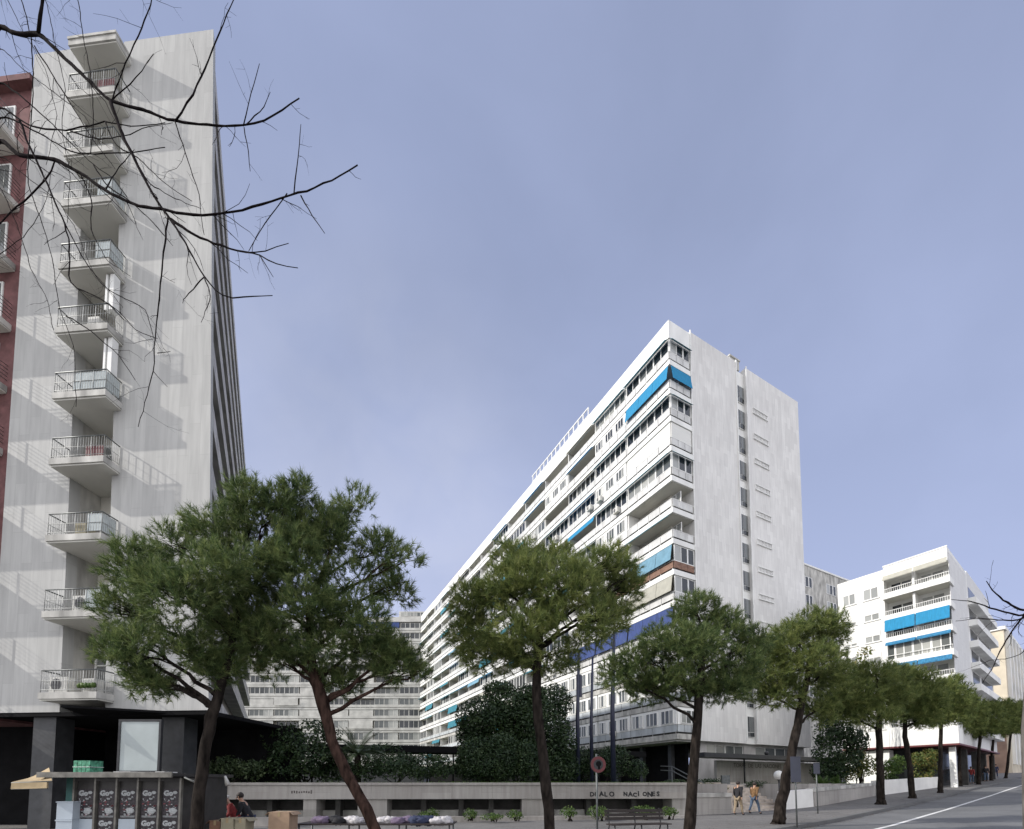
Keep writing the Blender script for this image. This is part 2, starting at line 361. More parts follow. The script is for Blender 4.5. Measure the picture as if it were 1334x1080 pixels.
sheet('pavement', -46, NK-.18, M['paving'], 0, nn=8)
sheet('road', NK, -1.5, M['asphalt'], -.14, nn=4)
sheet('pavement_near', -1.32, 14, M['paving'], 0, nn=4)
kb = MB()
for n0, n1 in ((NK-.18, NK), (-1.5, -1.32)):
    for s in np.arange(-40, 160, 1.0):
        F = lambda a, b, z: (*xy(a, b), z)
        z0, z1 = gs(s), gs(s+.985)
        kb.hexa([(*xy(s, n0), z0-.3), (*xy(s+.985, n0), z1-.3), (*xy(s+.985, n1), z1-.3), (*xy(s, n1), z0-.3), (*xy(s, n0), z0+.004), (*xy(s+.985, n0), z1+.004), (*xy(s+.985, n1), z1+.004), (*xy(s, n1), z0+.004)])
o = kb.build('kerb', M['kerb']); o['kind'] = 'structure'
LNN = -5.75
sheet('road_line', LNN-.075, LNN+.075, M['line'], -.134, nn=2)

# ------------------------------------------------------------------ travertine tower (left)
L0 = np.array([-12.945, 20.0]); NLv = np.array([-DL[1], DL[0]]);
if NLv[1] > 0: NLv = -NLv                            # out, towards the street
FT = Fr(L0, DL, NLv)                                 # a = s to the left, b = out
LONG = np.array([-.51, 1.0]); LONG /= np.linalg.norm(LONG)
ZB, ZT = 4.74, 36.85
M['strip_glass'] = mat('reddish_dark_strip', (.045, .026, .028), .35, .3, 2)
def sr(z): return -.05 + 1.08*(z-ZB)/(ZT-ZB)         # right edge leans in a little
BO = .75
slabz = [EYE+(z_-EYE)*1.027 for z_ in [5.02, 8.42, 11.68, 15.02, 17.95, 20.93, 23.88, 26.82, 29.22, 32.04, 34.6]]
tower = thing('apartment_tower', (*FT(5, -6, 0)[:2], 0), 'tall pale travertine tower with one column of balconies on its windowless end', 'building')
def sL(z): return 6.97 + .48*(z-5)/30
def sR(z): return 4.30 + .78*(z-5)/30
mb = MB()
zs = list(np.linspace(ZB, ZT, 12))
for z0, z1 in zip(zs[:-1], zs[1:]):
    def blk(a0f, a1f, b0, b1, sk=0):
        mb.hexa([FT(a0f(z0), b1, z0), FT(a0f(z0)+sk, b0, z0), FT(a1f(z0), b0, z0), FT(a1f(z0), b1, z0), FT(a0f(z1), b1, z1), FT(a0f(z1)+sk, b0, z1), FT(a1f(z1), b0, z1), FT(a1f(z1), b1, z1)])
    blk(sr, lambda z: sR(z)+.40, -.5, 0, .27)
    blk(lambda z: sL(z)-.12, lambda z: 10.2, -.5, 0)
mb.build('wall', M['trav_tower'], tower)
mb = MB()                                            # inner core so that no light leaks, and the recess behind the balconies
for z0, z1 in zip(zs[:-1], zs[1:]):
    mb.hexa([FT(sr(z0)+2.3, -1.5, z0), FT(10.1, -1.5, z0), (*(np.array(FT(10.1, -1.5, 0)[:2])+46*LONG), z0), (*(np.array(FT(sr(z0)+2.3, -1.5, 0)[:2])+46*LONG), z0),
             FT(sr(z1)+2.3, -1.5, z1), FT(10.1, -1.5, z1), (*(np.array(FT(10.1, -1.5, 0)[:2])+46*LONG), z1), (*(np.array(FT(sr(z1)+2.3, -1.5, 0)[:2])+46*LONG), z1)])
mb.build('recess_wall', M['cream'], tower)
# cheeks of the recess
for side in (0, 1):
    mb = MB()
    for z0, z1 in zip(zs[:-1], zs[1:]):
        e = (lambda z: sR(z)+.40) if side == 0 else (lambda z: sL(z)-.12); w = .22 if side else -.22
        mb.hexa([FT(e(z0), -.5, z0), FT(e(z0)+w, -.5, z0), FT(e(z0)+w, -1.49, z0), FT(e(z0), -1.49, z0), FT(e(z1), -.5, z1), FT(e(z1)+w, -.5, z1), FT(e(z1)+w, -1.49, z1), FT(e(z1), -1.49, z1)])
    mb.build('recess_cheek', M['dirty'], tower)
# side facade: bands and dark window strips along the long side
side_n = np.array([LONG[1], -LONG[0]])
for i in range(len(slabz)):
    z0 = slabz[i]-.25; z1 = z0+1.15
    if i == 0: z0 = ZB
    zt = slabz[i+1]-.25 if i+1 < len(slabz) else ZT
    def edge(z, o, d): return tuple((np.array(FT(sr(z), 0, 0)[:2]) + LONG*d + side_n*o)) + (z,)
    b = MB(); b.hexa([edge(z0, -1.1, .7), edge(z0, -.02, .57), edge(z0, .0, 47), edge(z0, -1.1, 47), edge(z1, -1.1, .7), edge(z1, -.02, .57), edge(z1, .0, 47), edge(z1, -1.1, 47)])
    b.build('balcony_band', M['grey_band'], tower)
    if zt-z1 > .3:
        g = MB()
        for k in range(15):
            d0 = 1.0+k*3.0; d1 = d0+2.9
            g.hexa([edge(z1, -1.0, d0), edge(z1, -.9, d0), edge(z1, -.9, d1), edge(z1, -1.0, d1), edge(zt, -1.0, d0), edge(zt, -.9, d0), edge(zt, -.9, d1), edge(zt, -1.0, d1)])
        g.build('window_strip', M['strip_glass'], tower)
r = MB(); r.hexa([FT(sr(ZT)+.9, -.51, ZT-.3), FT(10.2, -.51, ZT-.3), (*(np.array(FT(10.2, 0, 0)[:2])+47*LONG), ZT-.3), (*(np.array(FT(sr(ZT)+.9, 0, 0)[:2])+46*LONG), ZT-.3),
                  FT(sr(ZT)+.9, -.51, ZT-.02), FT(10.2, -.51, ZT-.02), (*(np.array(FT(10.2, 0, 0)[:2])+47*LONG), ZT-.02), (*(np.array(FT(sr(ZT)+.9, 0, 0)[:2])+46*LONG), ZT-.02)])
r.build('roof', M['dirty'], tower)
# balconies
for i, z in enumerate(slabz):
    a0, a1 = sR(z), sL(z)
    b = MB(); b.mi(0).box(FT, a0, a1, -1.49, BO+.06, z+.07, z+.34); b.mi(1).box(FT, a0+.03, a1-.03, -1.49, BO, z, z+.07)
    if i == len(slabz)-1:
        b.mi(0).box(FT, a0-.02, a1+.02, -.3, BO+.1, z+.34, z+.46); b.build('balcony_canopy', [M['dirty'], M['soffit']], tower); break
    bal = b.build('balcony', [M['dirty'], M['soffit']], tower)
    zr = z+.34; top = zr+.95
    f = MB(); f.mi(1)
    for (p, q) in (((a0+.05, BO), (a1-.05, BO)), ((a0+.05, .02), (a0+.05, BO)), ((a1-.05, .02), (a1-.05, BO))):
        for zz, rr in ((top, .028), (zr+.5, .012), (zr+.12, .014)):
            f.mi(0 if zz == top else 1); f.tube([FT(*p, zz), FT(*q, zz)], rr, 6)
        n = 5 if p[0] != q[0] else 3
        for k in range(n): 
            t = k/(n-1); f.tube([FT(p[0]+(q[0]-p[0])*t, p[1]+(q[1]-p[1])*t, zr-.01), FT(p[0]+(q[0]-p[0])*t, p[1]+(q[1]-p[1])*t, top)], .014, 5)
        nb = 20 if p[0] != q[0] else 8
        for k in range(1, nb):
            t = k/nb; f.tube([FT(p[0]+(q[0]-p[0])*t, p[1]+(q[1]-p[1])*t, zr+.12), FT(p[0]+(q[0]-p[0])*t, p[1]+(q[1]-p[1])*t, top)], .008, 4)
    rl = f.build('railing', [M['rail_metal'], M['bar']], bal)
    # glazed doors at the back of the recess
    zt = slabz[i+1]; aL, aR = sL(z)-.25, sR(z)+.66
    w = MB(); hz = min(2.15, zt-zr-.35)
    w.mi(1).box(FT, aR, aL, -1.47, -1.43, zr, zr+hz)
    for k in range(4):
        a = aR+(aL-aR)*k/3; w.mi(0).box(FT, a-.04, a+.04, -1.46, -1.38, zr, zr+hz)
    w.mi(0).box(FT, aR, aL, -1.46, -1.38, zr+hz-.06, zr+hz+.03); w.mi(0).box(FT, aR, aL, -1.46, -1.39, zr+hz-.5, zr+hz-.44)
    w.build('window', [M['frame'], M['glass']], bal)
    if i in (0, 1):
        am = a1-.75 if i == 0 else a0+.95
        ac = MB(); ac.box(FT, am-.42, am+.42, .35, .68, zr+.03, zr+.68)
        u = ac.mi(1); c = FT(am+.08, .685, zr+.36); u.disc(c, (NLv[0], NLv[1], 0), 0, .25); ac.build('air_conditioner', [M['ac'], M['fan']], bal)
    if i in (1, 2, 4, 6, 7):
        p = MB(); p.box(FT, a0+.09, a0+(.75 if i != 4 else 1.6), BO-.03, BO-.015, zr+.13, top-.05); p.box(FT, a0+.062, a0+.075, .1, BO-.05, zr+.13, top-.05); p.build('railing_panel', M['rail_glass'], bal)
    if i in (3, 9):
        p = MB(); p.box(FT, a0+.12, a0+.95, BO-.07, BO-.04, zr+.04, zr+.55); p.build('red_screen', M['red'], bal)
    if i in (0, 2, 4, 5):
        p = MB(); col = random.choice(['fridge', 'ac', 'cardboard2']); q = a0+.4+.3*i % 1.2
        p.box(FT, q, q+.55, .1, .55, zr+.005, zr+.62); p.build('cabinet', M[col], bal)
    if i in (4, 5):
        p = MB(); p.box(FT, a0+.12, a0+.32, .2, .5, zr+.96, zt-.05); p.box(FT, a0+.42, a0+.52, .3, .5, zr+.96, zt-.05); p.build('shutter', M['frame'], bal)
    if i == 0:
        p = MB()
        for k in range(5): p.ball(FT(a0+.2+.16*k, .75, zr+.28), .11, 8, 6, jit=.3)
        p.build('flower_box', M['shrub'], bal)
# ground floor: pillars, shop front and soffit in black painted shade
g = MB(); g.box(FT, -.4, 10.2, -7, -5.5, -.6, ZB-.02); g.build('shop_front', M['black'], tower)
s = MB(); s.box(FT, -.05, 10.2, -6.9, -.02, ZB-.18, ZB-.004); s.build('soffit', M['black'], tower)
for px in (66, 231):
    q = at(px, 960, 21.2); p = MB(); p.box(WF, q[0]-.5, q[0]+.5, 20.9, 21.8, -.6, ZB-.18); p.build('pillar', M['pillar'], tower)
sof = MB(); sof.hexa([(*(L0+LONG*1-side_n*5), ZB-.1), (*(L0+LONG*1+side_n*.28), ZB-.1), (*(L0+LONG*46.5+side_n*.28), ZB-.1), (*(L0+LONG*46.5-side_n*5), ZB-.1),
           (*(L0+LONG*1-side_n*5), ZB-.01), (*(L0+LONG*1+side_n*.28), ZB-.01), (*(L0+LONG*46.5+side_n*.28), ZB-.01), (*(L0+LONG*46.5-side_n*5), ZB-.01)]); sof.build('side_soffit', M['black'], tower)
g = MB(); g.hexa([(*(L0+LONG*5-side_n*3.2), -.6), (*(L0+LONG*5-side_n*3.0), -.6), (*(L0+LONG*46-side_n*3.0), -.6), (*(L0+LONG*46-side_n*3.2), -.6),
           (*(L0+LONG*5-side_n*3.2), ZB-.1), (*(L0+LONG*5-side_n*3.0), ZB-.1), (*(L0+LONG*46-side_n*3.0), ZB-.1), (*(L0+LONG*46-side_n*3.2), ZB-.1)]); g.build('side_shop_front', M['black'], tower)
# billboard under the tower
pa, pb = at(155, 1004, 19.2), at(208, 940, 19.2)
bb = thing('billboard', (*((pa+pb)/2)[:2], gz(pa[0], 19.2)), 'blank pale billboard panel standing under the tower beside a dark pillar', 'billboard')
b = MB(); b.box(WF, pa[0], pb[0], 19.2, 19.26, pa[2], pb[2]); b.build('panel', M['billboard'], bb)
b = MB(); w = .09
b.box(WF, pa[0]-w, pa[0], 19.17, 19.3, pa[2]-w, pb[2]+w); b.box(WF, pb[0], pb[0]+w, 19.17, 19.3, pa[2]-w, pb[2]+w); b.box(WF, pa[0], pb[0], 19.17, 19.3, pb[2], pb[2]+w); b.box(WF, pa[0], pb[0], 19.17, 19.3, pa[2]-w, pa[2]); b.build('frame', M['dark_metal'], bb)
for x in (pa[0]+.2, pb[0]-.2):
    b = MB(); b.tube([(x, 19.3, gz(x, 19.3)-.05), (x, 19.3, pb[2])], .05, 8); b.build('leg', M['dark_metal'], bb)

# ------------------------------------------------------------------ red-brown brick building at the far left
redb = thing('brick_building', (*FT(16, -6, 0)[:2], -.6), 'red brown brick apartment building with white balconies at the left edge', 'building')
RZ = 35.4
b = MB(); b.box(FT, 10.22, 30, -14, -.25, ZB-.3, RZ); b.build('wall', M['brick'], redb)
b = MB(); b.box(FT, 10.22, 30, -14, -2.5, -1, ZB-.3); b.build('shop_front', M['black'], redb)
b = MB(); b.box(FT, 10.22, 30.2, -14, .12, RZ, RZ+.3); b.build('roof', M['brick'], redb)
zz = RZ-3.3; 
for k in range(10):
    z = zz-k*3.05
    b = MB(); b.mi(0).box(FT, 10.75, 15.5, -.24, 1.05, z, z+.28); b.mi(1).box(FT, 10.78, 15.47, -.24, 1.0, z-.06, z)
    bal = b.build('balcony', [M['dirty'], M['soffit']], redb)
    f = MB()
    for h in (.3, .48, .66, .84, 1.02): f.tube([FT(10.8, -.24, z+.28+h), FT(10.8, 1.0, z+.28+h), FT(15.4, 1.0, z+.28+h)], .016, 5)
    for q in ((10.8, .4), (10.8, 1.0), (12.3, 1.0), (13.9, 1.0), (15.4, 1.0)): f.tube([FT(*q, z+.28), FT(*q, z+1.3)], .018, 5)
    f.build('railing', M['rail_metal'], bal)
    w = MB(); w.mi(0).box(FT, 11.3, 14.8, -.26, -.2, z+.28, z+2.5); w.mi(1)
    for q in (11.4, 12.55, 13.7): w.box(FT, q, q+1.0, -.22, -.18, z+.35, z+2.4)
    w.build('window', [M['frame'], M['glass']], bal)
b = MB(); b.box(FT, 10.3, 10.9, -.2, .4, -1, ZB-.3); b.build('corner_pillar', M['pillar'], redb)
# ------------------------------------------------------------------ long white block with the end wall
CM = np.array([16.45, 47.0]); FM = Fr(CM, AM, BM)
LEN = 99.0; BW0, BW1 = 3.2, 23.1
ZTOP = 50.1; ZBOT = 5.99
ZR = [48.26, 45.29, 42.13, 39.12, 35.92, 32.71, 29.32, 26.04, 22.79, 19.56, 16.08, 12.64, 9.30, 5.99]
block = thing('apartment_block', (*FM(40, 10, 0)[:2], 1.6), 'long white apartment block with blue awnings and a windowless stone end wall', 'building')
mb = MB(); 
mb.box(FM, 0, 9, BW0, 10.8, ZBOT, ZTOP+.4); mb.box(FM, 0, 9, 12.6, BW1, ZBOT, ZTOP+.4); mb.build('wall', M['trav'], block)
mb = MB(); mb.box(FM, .35, 9, 10.8, 12.6, ZBOT, ZTOP-.2); mb.build('stair_wall', M['white'], block)
mb = MB()
for b in (BW0-.06, 10.74, 12.54): mb.box(FM, -.12, 0-.003, b, b+.13, ZBOT+.4, ZTOP+.5)
mb.build('white_rib', M['white'], block)
mb = MB(); mb.box(FM, 1.9, LEN, 1.75, 21, ZBOT, ZTOP-.4); mb.build('inner_wall', M['cream'], block)
mb = MB(); mb.box(FM, .1, LEN, .1, 3.19, ZR[0], ZTOP-.35); mb.box(FM, 9.01, LEN, 3.19, 21, ZTOP-.39, ZTOP-.1); mb.mi(1).box(FM, -.02, LEN, -.02, .1, ZR[0]+.03, ZTOP+.15); mb.box(FM, -.02, .1, .1, BW0-.07, ZR[0]+.03, ZTOP+.15); mb.mi(2).box(FM, .12, LEN, .12, 1.74, ZR[0]-.04, ZR[0])
mb.build('roof', [M['dirty'], M['slab'], M['soffit']], block)
# stair windows and vents on the end wall
for i in range(13):
    z = ZR[i]; zn = ZR[i+1]
    w = MB(); w.mi(0).box(FM, .25, .34, 10.9, 12.5, zn+.75, z-.15); w.mi(1)
    for k in range(2):
        w.box(FM, .2, .249, 10.98+k*.78, 11.66+k*.78, zn+1.35, z-.25); w.box(FM, .2, .249, 10.98+k*.78, 11.66+k*.78, zn+.82, zn+1.28)
    w.build('stair_window', [M['frame'], M['stair_glass']], block)
    if 0 < i < 11:
        v = MB(); zc = z+.35; v.mi(0)
        v.box(FM, -.14, -.003, 13.7, 16.5, zc+.26, zc+.34); v.box(FM, -.14, -.003, 13.7, 16.5, zc-.34, zc-.26); v.box(FM, -.07, -.003, 13.7, 13.8, zc-.26, zc+.26); v.box(FM, -.07, -.003, 16.4, 16.5, zc-.26, zc+.26)
        for k in range(9): v.mi(0).box(FM, -.055, -.004, 13.95+k*.27, 14.07+k*.27, zc-.26, zc+.26)
        v.mi(1).box(FM, -.02, -.002, 13.8, 16.4, zc-.258, zc+.258)
        v.build('vent', [M['white'], M['grey_band']], block)
c = MB(); c.box(FM, .6, 2.4, 10.6, 12.3, ZTOP+.38, ZTOP+1.5); c.box(FM, .5, 2.5, 10.5, 12.4, ZTOP+1.5, ZTOP+1.65); c.build('chimney', M['dirty'], block)
# penthouse railing and roof rooms
p = MB()
for a in np.arange(15, 31, 1.2): p.box(FM, a, a+.12, .35, .47, ZTOP-.1, ZTOP+1.75)
p.box(FM, 15, 31, .35, .47, ZTOP+1.75, ZTOP+1.9); p.box(FM, 15, 31, .36, .46, ZTOP+.75, ZTOP+.85); p.build('roof_railing', M['white'], block)
p = MB(); p.box(FM, 66, 90, 1.2, 8, ZTOP-.1, ZTOP+1.9); p.build('roof_room', M['brick'], block)

farwin = MB(); farpart = MB(); fardoor = MB(); ndoor = 0
segs = [0, 7, 13.2, 19.6, 26.2, 32.8, 39.4, 46, 52.6, 59.2, 65.8, 72.4, 79, 85.6, 92.2, LEN]
# what fills each bay of each row, nearest bay first: G glazed, T strip awning over glazing, R open recess, r recess with strip awning,
# A full awning (colour after), B closed blinds, W windows in a white panel
plan = {0: ['T', 'T', 'R', 'R', 'R', 'R', 'G', 'R', 'R', 'T', 'R', 'R', 'G', 'R', 'R'], 1: ['Ab', 'W', 'r', 'W', 'R', 'G', 'r', 'R', 'G', 'W', 'r', 'At', 'R', 'G', 'R'],
        2: ['T', 'T', 'T', 'r', 'G', 'Ab', 'R', 'W', 'r', 'G', 'Ab', 'R', 'G', 'T', 'R'], 3: ['B', 'W', 'G', 'G', 'R', 'W', 'At', 'R', 'G', 'r', 'R', 'At', 'G', 'R', 'W'],
        4: ['T', 'T', 'Ab', 'R', 'r', 'Ab', 'At', 'G', 'R', 'Ab', 'R', 'G', 'r', 'R', 'G'], 5: ['R', 'W', 'G', 'R', 'Ab', 'G', 'R', 'At', 'G', 'r', 'Ab', 'R', 'G', 'R', 'r'],
        6: ['r', 'R', 'G', 'At', 'R', 'Ab', 'Ab', 'R', 'G', 'R', 'G', 'r', 'R', 'G', 'R'], 7: ['As', 'G', 'R', 'G', 'Ab', 'R', 'Ab', 'At', 'R', 'G', 'R', 'Ab', 'r', 'G', 'R'],
        8: ['Ap', 'R', 'W', 'G', 'R', 'Ab', 'R', 'G', 'Ab', 'R', 'r', 'G', 'R', 'At', 'G'], 9: ['An', 'An', 'An', 'W', 'R', 'G', 'R', 'Ap', 'R', 'G', 'At', 'R', 'G', 'r', 'R'],
        10: ['W', 'W', 'W', 'W', 'R', 'Ap', 'R', 'G', 'R', 'At', 'At', 'R', 'G', 'R', 'G'], 11: ['W', 'W', 'W', 'W', 'G', 'R', 'At', 'R', 'Ap', 'R', 'G', 'R', 'At', 'R', 'G'],
        12: ['W', 'W', 'W', 'G', 'W', 'R', 'G', 'R', 'At', 'Ab', 'R', 'G', 'R', 'Ab', 'G']}
AWC = dict(b='aw_blue', t='aw_teal', n='aw_navy', p='aw_pale', s='aw_stripe')
def glazing(mb, F, a0, a1, b, z0, z1, n, blind=False, swap=False, fr=.05, sill=True):
    """frame (material 0) with n panes (material 1), facing -b (or -a when swap)"""
    def bx(p0, p1, q0, q1, y0, y1):
        if swap: mb.box(F, q0, q1, p0, p1, y0, y1)
        else: mb.box(F, p0, p1, q0, q1, y0, y1)
    mb.mi(0); bx(a0, a1, b, b+.08, z0, z0+fr); bx(a0, a1, b, b+.08, z1-fr, z1)
    for k in range(n+1):
        a = a0+(a1-a0)*k/n; w = fr*(1.6 if k in (0, n) or k % 2 == 0 else .8); bx(max(a0, a-w), min(a1, a+w), b-.01, b+.09, z0+fr, z1-fr)
    mb.mi(1)
    for k in range(n): bx(a0+(a1-a0)*k/n+fr*.5, a0+(a1-a0)*(k+1)/n-fr*.5, b+.03, b+.06, z0+fr, z1-fr)
def acunit(mb, F, a, z, b=-.5):
    mb.mi(0).box(F, a, a+.85, b, b+.38, z, z+.6); c = F(a+.5, b-.004, z+.3); n = -F.db; mb.mi(1).disc(c, (n[0], n[1], 0), 0, .23, 16)
for i in range(13):
    zt, zn = ZR[i], ZR[i+1]; H = zt-zn; zs_ = zn+.58; zg = zs_+.2; zrl = zg+.72    # slab top, gap, rail top
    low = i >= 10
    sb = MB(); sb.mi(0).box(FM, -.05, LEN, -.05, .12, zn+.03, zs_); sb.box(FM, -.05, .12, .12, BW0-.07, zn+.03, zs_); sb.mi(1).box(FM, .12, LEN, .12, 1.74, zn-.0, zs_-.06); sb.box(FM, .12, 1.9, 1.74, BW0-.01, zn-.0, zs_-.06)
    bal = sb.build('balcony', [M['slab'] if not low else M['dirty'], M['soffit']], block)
    rl = MB(); rm = 'panel'
    for k in range(15):
        a0, a1 = segs[k], segs[k+1]
        if k == 0: a0 = .05
        rl.mi(1 if (i == 7 and k < 2) else 0)
        if k < 6:
            nn = 4
            for j in range(nn): rl.box(FM, a0+(a1-a0)*j/nn+.03, a0+(a1-a0)*(j+1)/nn-.03, -.02, .03, zg, zrl)
        else: rl.box(FM, a0+.05, a1-.05, -.02, .03, zg, zrl)
        rl.mi(2).box(FM, a0, a1, -.04, .05, zrl, zrl+.05)
    rl.mi(1 if i == 7 else 0)
    for j in range(3): rl.box(FM, 0, .05, .08+(BW0-.2)*j/3, .02+(BW0-.2)*(j+1)/3, zg, zrl)
    rl.mi(2).box(FM, -.02, .06, .055, BW0-.08, zrl, zrl+.05)
    rl.mi(3).box(FM, .3, LEN, .08, .10, zs_+.02, zg+.06); rl.box(FM, .13, .16, .3, BW0-.08, zs_+.02, zg+.06)
    for j in range(60): rl.mi(2).box(FM, .2+j*1.65, .26+j*1.65, .031, .07, zs_-.01, zg+.3)
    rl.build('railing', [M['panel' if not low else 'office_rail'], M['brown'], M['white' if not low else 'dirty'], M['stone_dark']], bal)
    for j, a in enumerate(segs[1:-1]):              # partitions between flats
        pt = MB() if j < 7 else farpart; pt.box(FM, a-.07, a+.07, .14, 1.74, zs_-.05, zt-.02)
        if j < 7: pt.build('partition', M['white'], bal)
    for k in range(15):
        t = plan[i][k]; hsh = (i*7+k*5) % 9
        if i < 10 and k > 0: t = 'T' if (t == 'G' and hsh < 5) else 'r' if (t == 'R' and hsh < 4) else t
        a0, a1 = segs[k]+.1, segs[k+1]-.1
        if k == 0: a0 = .12
        near = k < 7
        kind = t[0]
        z0 = zrl+.055
        if kind in 'GTW' :
            w = MB() if near else farwin
            if kind == 'W':
                w.mi(2).box(FM, a0, a1, .02, .12, z0, zt-.02)
                n = 3 if near else 2; L_ = (a1-a0)/n
                for j in range(n):
                    zz = z0+(.12 if low else .3)
                    glazing(w, FM, a0+L_*j+.35, a0+L_*(j+1)-.2, -.05, zz, zt-.28, 3 if near else 2, fr=.035)
            else: glazing(w, FM, a0, a1, .06, z0, zt-.02, 6 if near else 5, fr=.06)
            if near: w.build('window', [M['frame'], M['glass_blind'] if (low or random.random() < .3) else M['glass'], M['white']], bal)
        if kind == 'B':
            w = MB(); w.box(FM, a0, a1, .05, .12, z0, zt-.02); w.build('blind', M['blind'], bal)
        if kind == 'A':
            w = MB(); m = AWC[t[1]]; dro = {'n': .95, 'p': .97}.get(t[1], random.choice([.45, .6, .8]) if k else .97); n = 3
            if k >= 4 and t[1] == 'b': m = random.choice(['aw_teal', 'aw_teal', 'aw_stripe', 'aw_blue']); dro = random.choice([.35, .5])
            zb = z0+(zt-z0)*(1-dro); od = -.32
            for j in range(n):
                c0, c1 = a0+(a1-a0)*j/n+.02, a0+(a1-a0)*(j+1)/n-.02
                w.cloth(FM(c0, -.07, zt-.04), FM(c1, -.07, zt-.04), FM(c1, od, zb), FM(c0, od, zb), 10 if near else 4, 4 if near else 2, .03, .018, (-BM[0], -BM[1], 0))
                w.box(FM, c0, c1, od-.02, od+.01, zb-.05, zb)
            w.build('awning', M[m], bal)
        if kind in 'Tr':
            w = MB(); m = random.choice(['aw_teal', 'aw_blue', 'aw_teal', 'aw_pale', 'aw_pale']) if k else 'aw_teal'; d = .5
            w.cloth(FM(a0, -.07, zt-.05), FM(a1, -.07, zt-.05), FM(a1, -d, zt-.38), FM(a0, -d, zt-.38), 14 if near else 5, 3, .02, .014); w.box(FM, a0, a1, -d-.03, -d, zt-.43, zt-.38)
            w.build('awning', M[m], bal)
        if kind in 'RrA':
            n = 4
            for j in range(n): 
                if (j+k+i) % 4 != 3:
                    dd = MB() if (k < 5 and ndoor < 95) else fardoor; glazing(dd, FM, a0+(a1-a0)*j/n+.25, a0+(a1-a0)*(j+1)/n-.1, 1.66, zs_, zt-.35, 2)
                    if dd is not fardoor: dd.build('terrace_door', [M['frame'], M['glass']], bal); ndoor += 1
        if near and random.random() < .14 and kind in 'GTW':
            w = MB(); acunit(w, FM, a0+random.uniform(.5, 4.5), zrl-.35); w.build('air_conditioner', [M['ac'], M['fan']], bal)
    # corner end bay
    b0, b1 = .14, BW0-.12; z0 = zrl+.055
    if i in (0, 2, 4, 7, 8, 9): w = MB(); glazing(w, FM, b0, b1, .03, z0, zt-.03, 3, swap=True, fr=.06); w.build('window', [M['frame'], M['glass']], bal)
    elif i == 1:
        w = MB(); w.cloth(FM(-.06, b0, zt-.04), FM(-.06, b1, zt-.04), FM(-.32, b1, z0+.04), FM(-.32, b0, z0+.04), 8, 4, .03, .02); w.box(FM, -.34, -.31, b0, b1, z0-.01, z0+.04); w.build('awning', M['aw_blue'], bal)
    elif i == 3: w = MB(); w.box(FM, .03, .1, b0, b1, z0, zt-.03); w.build('blind', M['blind'], bal)
    elif i >= 10: w = MB(); w.mi(2).box(FM, .03, .1, b0, b1, z0, zt-.03); glazing(w, FM, b0+.4, b1-.3, -.05, z0+.1, zt-.3, 3, swap=True); w.build('window', [M['frame'], M['glass_blind'], M['white']], bal)
    if i in (0, 2, 4):
        w = MB(); w.hexa([FM(-.4, b0, zt-.34), FM(-.4, b1, zt-.34), FM(-.37, b1, zt-.34), FM(-.37, b0, zt-.34), FM(-.09, b0, zt-.06), FM(-.09, b1, zt-.06), FM(-.06, b1, zt-.06), FM(-.06, b0, zt-.06)]); w.build('awning', M['aw_teal'], bal)
for (i, a) in ((3, 11.5), (3, 13.6), (4, 8.2), (3, 22)):
    w = MB(); acunit(w, FM, a, ZR[i+1]+1.0); w.build('air_conditioner', [M['ac'], M['fan']], block)
fw = farwin.build('window', [M['frame'], M['glass'], M['white']], block); fw['kind'] = 'stuff'
fw = farpart.build('partition', M['white'], block); fw['kind'] = 'stuff'; fw = fardoor.build('terrace_door', [M['frame'], M['glass']], block); fw['kind'] = 'stuff'
# ground floor under the block
GZ = 1.7
g = MB(); g.mi(0).box(FM, 1.6, LEN, 3.0, 3.3, GZ-.5, ZBOT-.01); g.mi(1)
for a in np.arange(3, 40, 4.5): g.box(FM, a, a+.5, 2.2, 2.7, GZ-.5, ZBOT-.01)
g.build('ground_floor_front', [M['black'], M['pillar']], block)
mb = MB(); mb.mi(0).box(FM, .25, LEN, .12, 3.19, ZBOT-.16, ZBOT-.004); mb.build('soffit', M['grey_band'], block)
g = MB(); g.mi(0).box(FM, .8, 1.1, 3.25, 22.9, GZ-.5, 4.6); g.box(FM, .8, 1.1, 3.25, 22.9, 5.75, ZBOT-.005); g.box(FM, .8, 1.1, 3.25, 5.2, 4.6, 5.75); g.box(FM, .8, 1.1, 11.3, 13.4, 4.6, 5.75); g.box(FM, .8, 1.1, 21, 22.9, 4.6, 5.75); g.build('podium_wall', M['grey_band'], block)
for b0, b1 in ((5.2, 11.3), (13.4, 21)):
    w = MB(); glazing(w, FM, b0, b1, .9, 4.6, 5.75, 4, swap=True); w.build('window', [M['frame'], M['glass_blind']], block)
# low stone podium wall in front with faded lettering
pw = MB(); pw.box(FM, -2.6, -2.3, 2.5, 24, GZ-.3, 3.85); pw = pw.build('podium_screen', M['stone_wall'], block)
t = MB(); o3 = np.array(FM(-2.61, 5.0, 3.2)); t.text('TORRE  DE  LAS  NACIONES', .62, o3, (BM[0], BM[1], 0), (-AM[0], -AM[1], 0)); t.build('lettering', M['ink_faded'], pw)

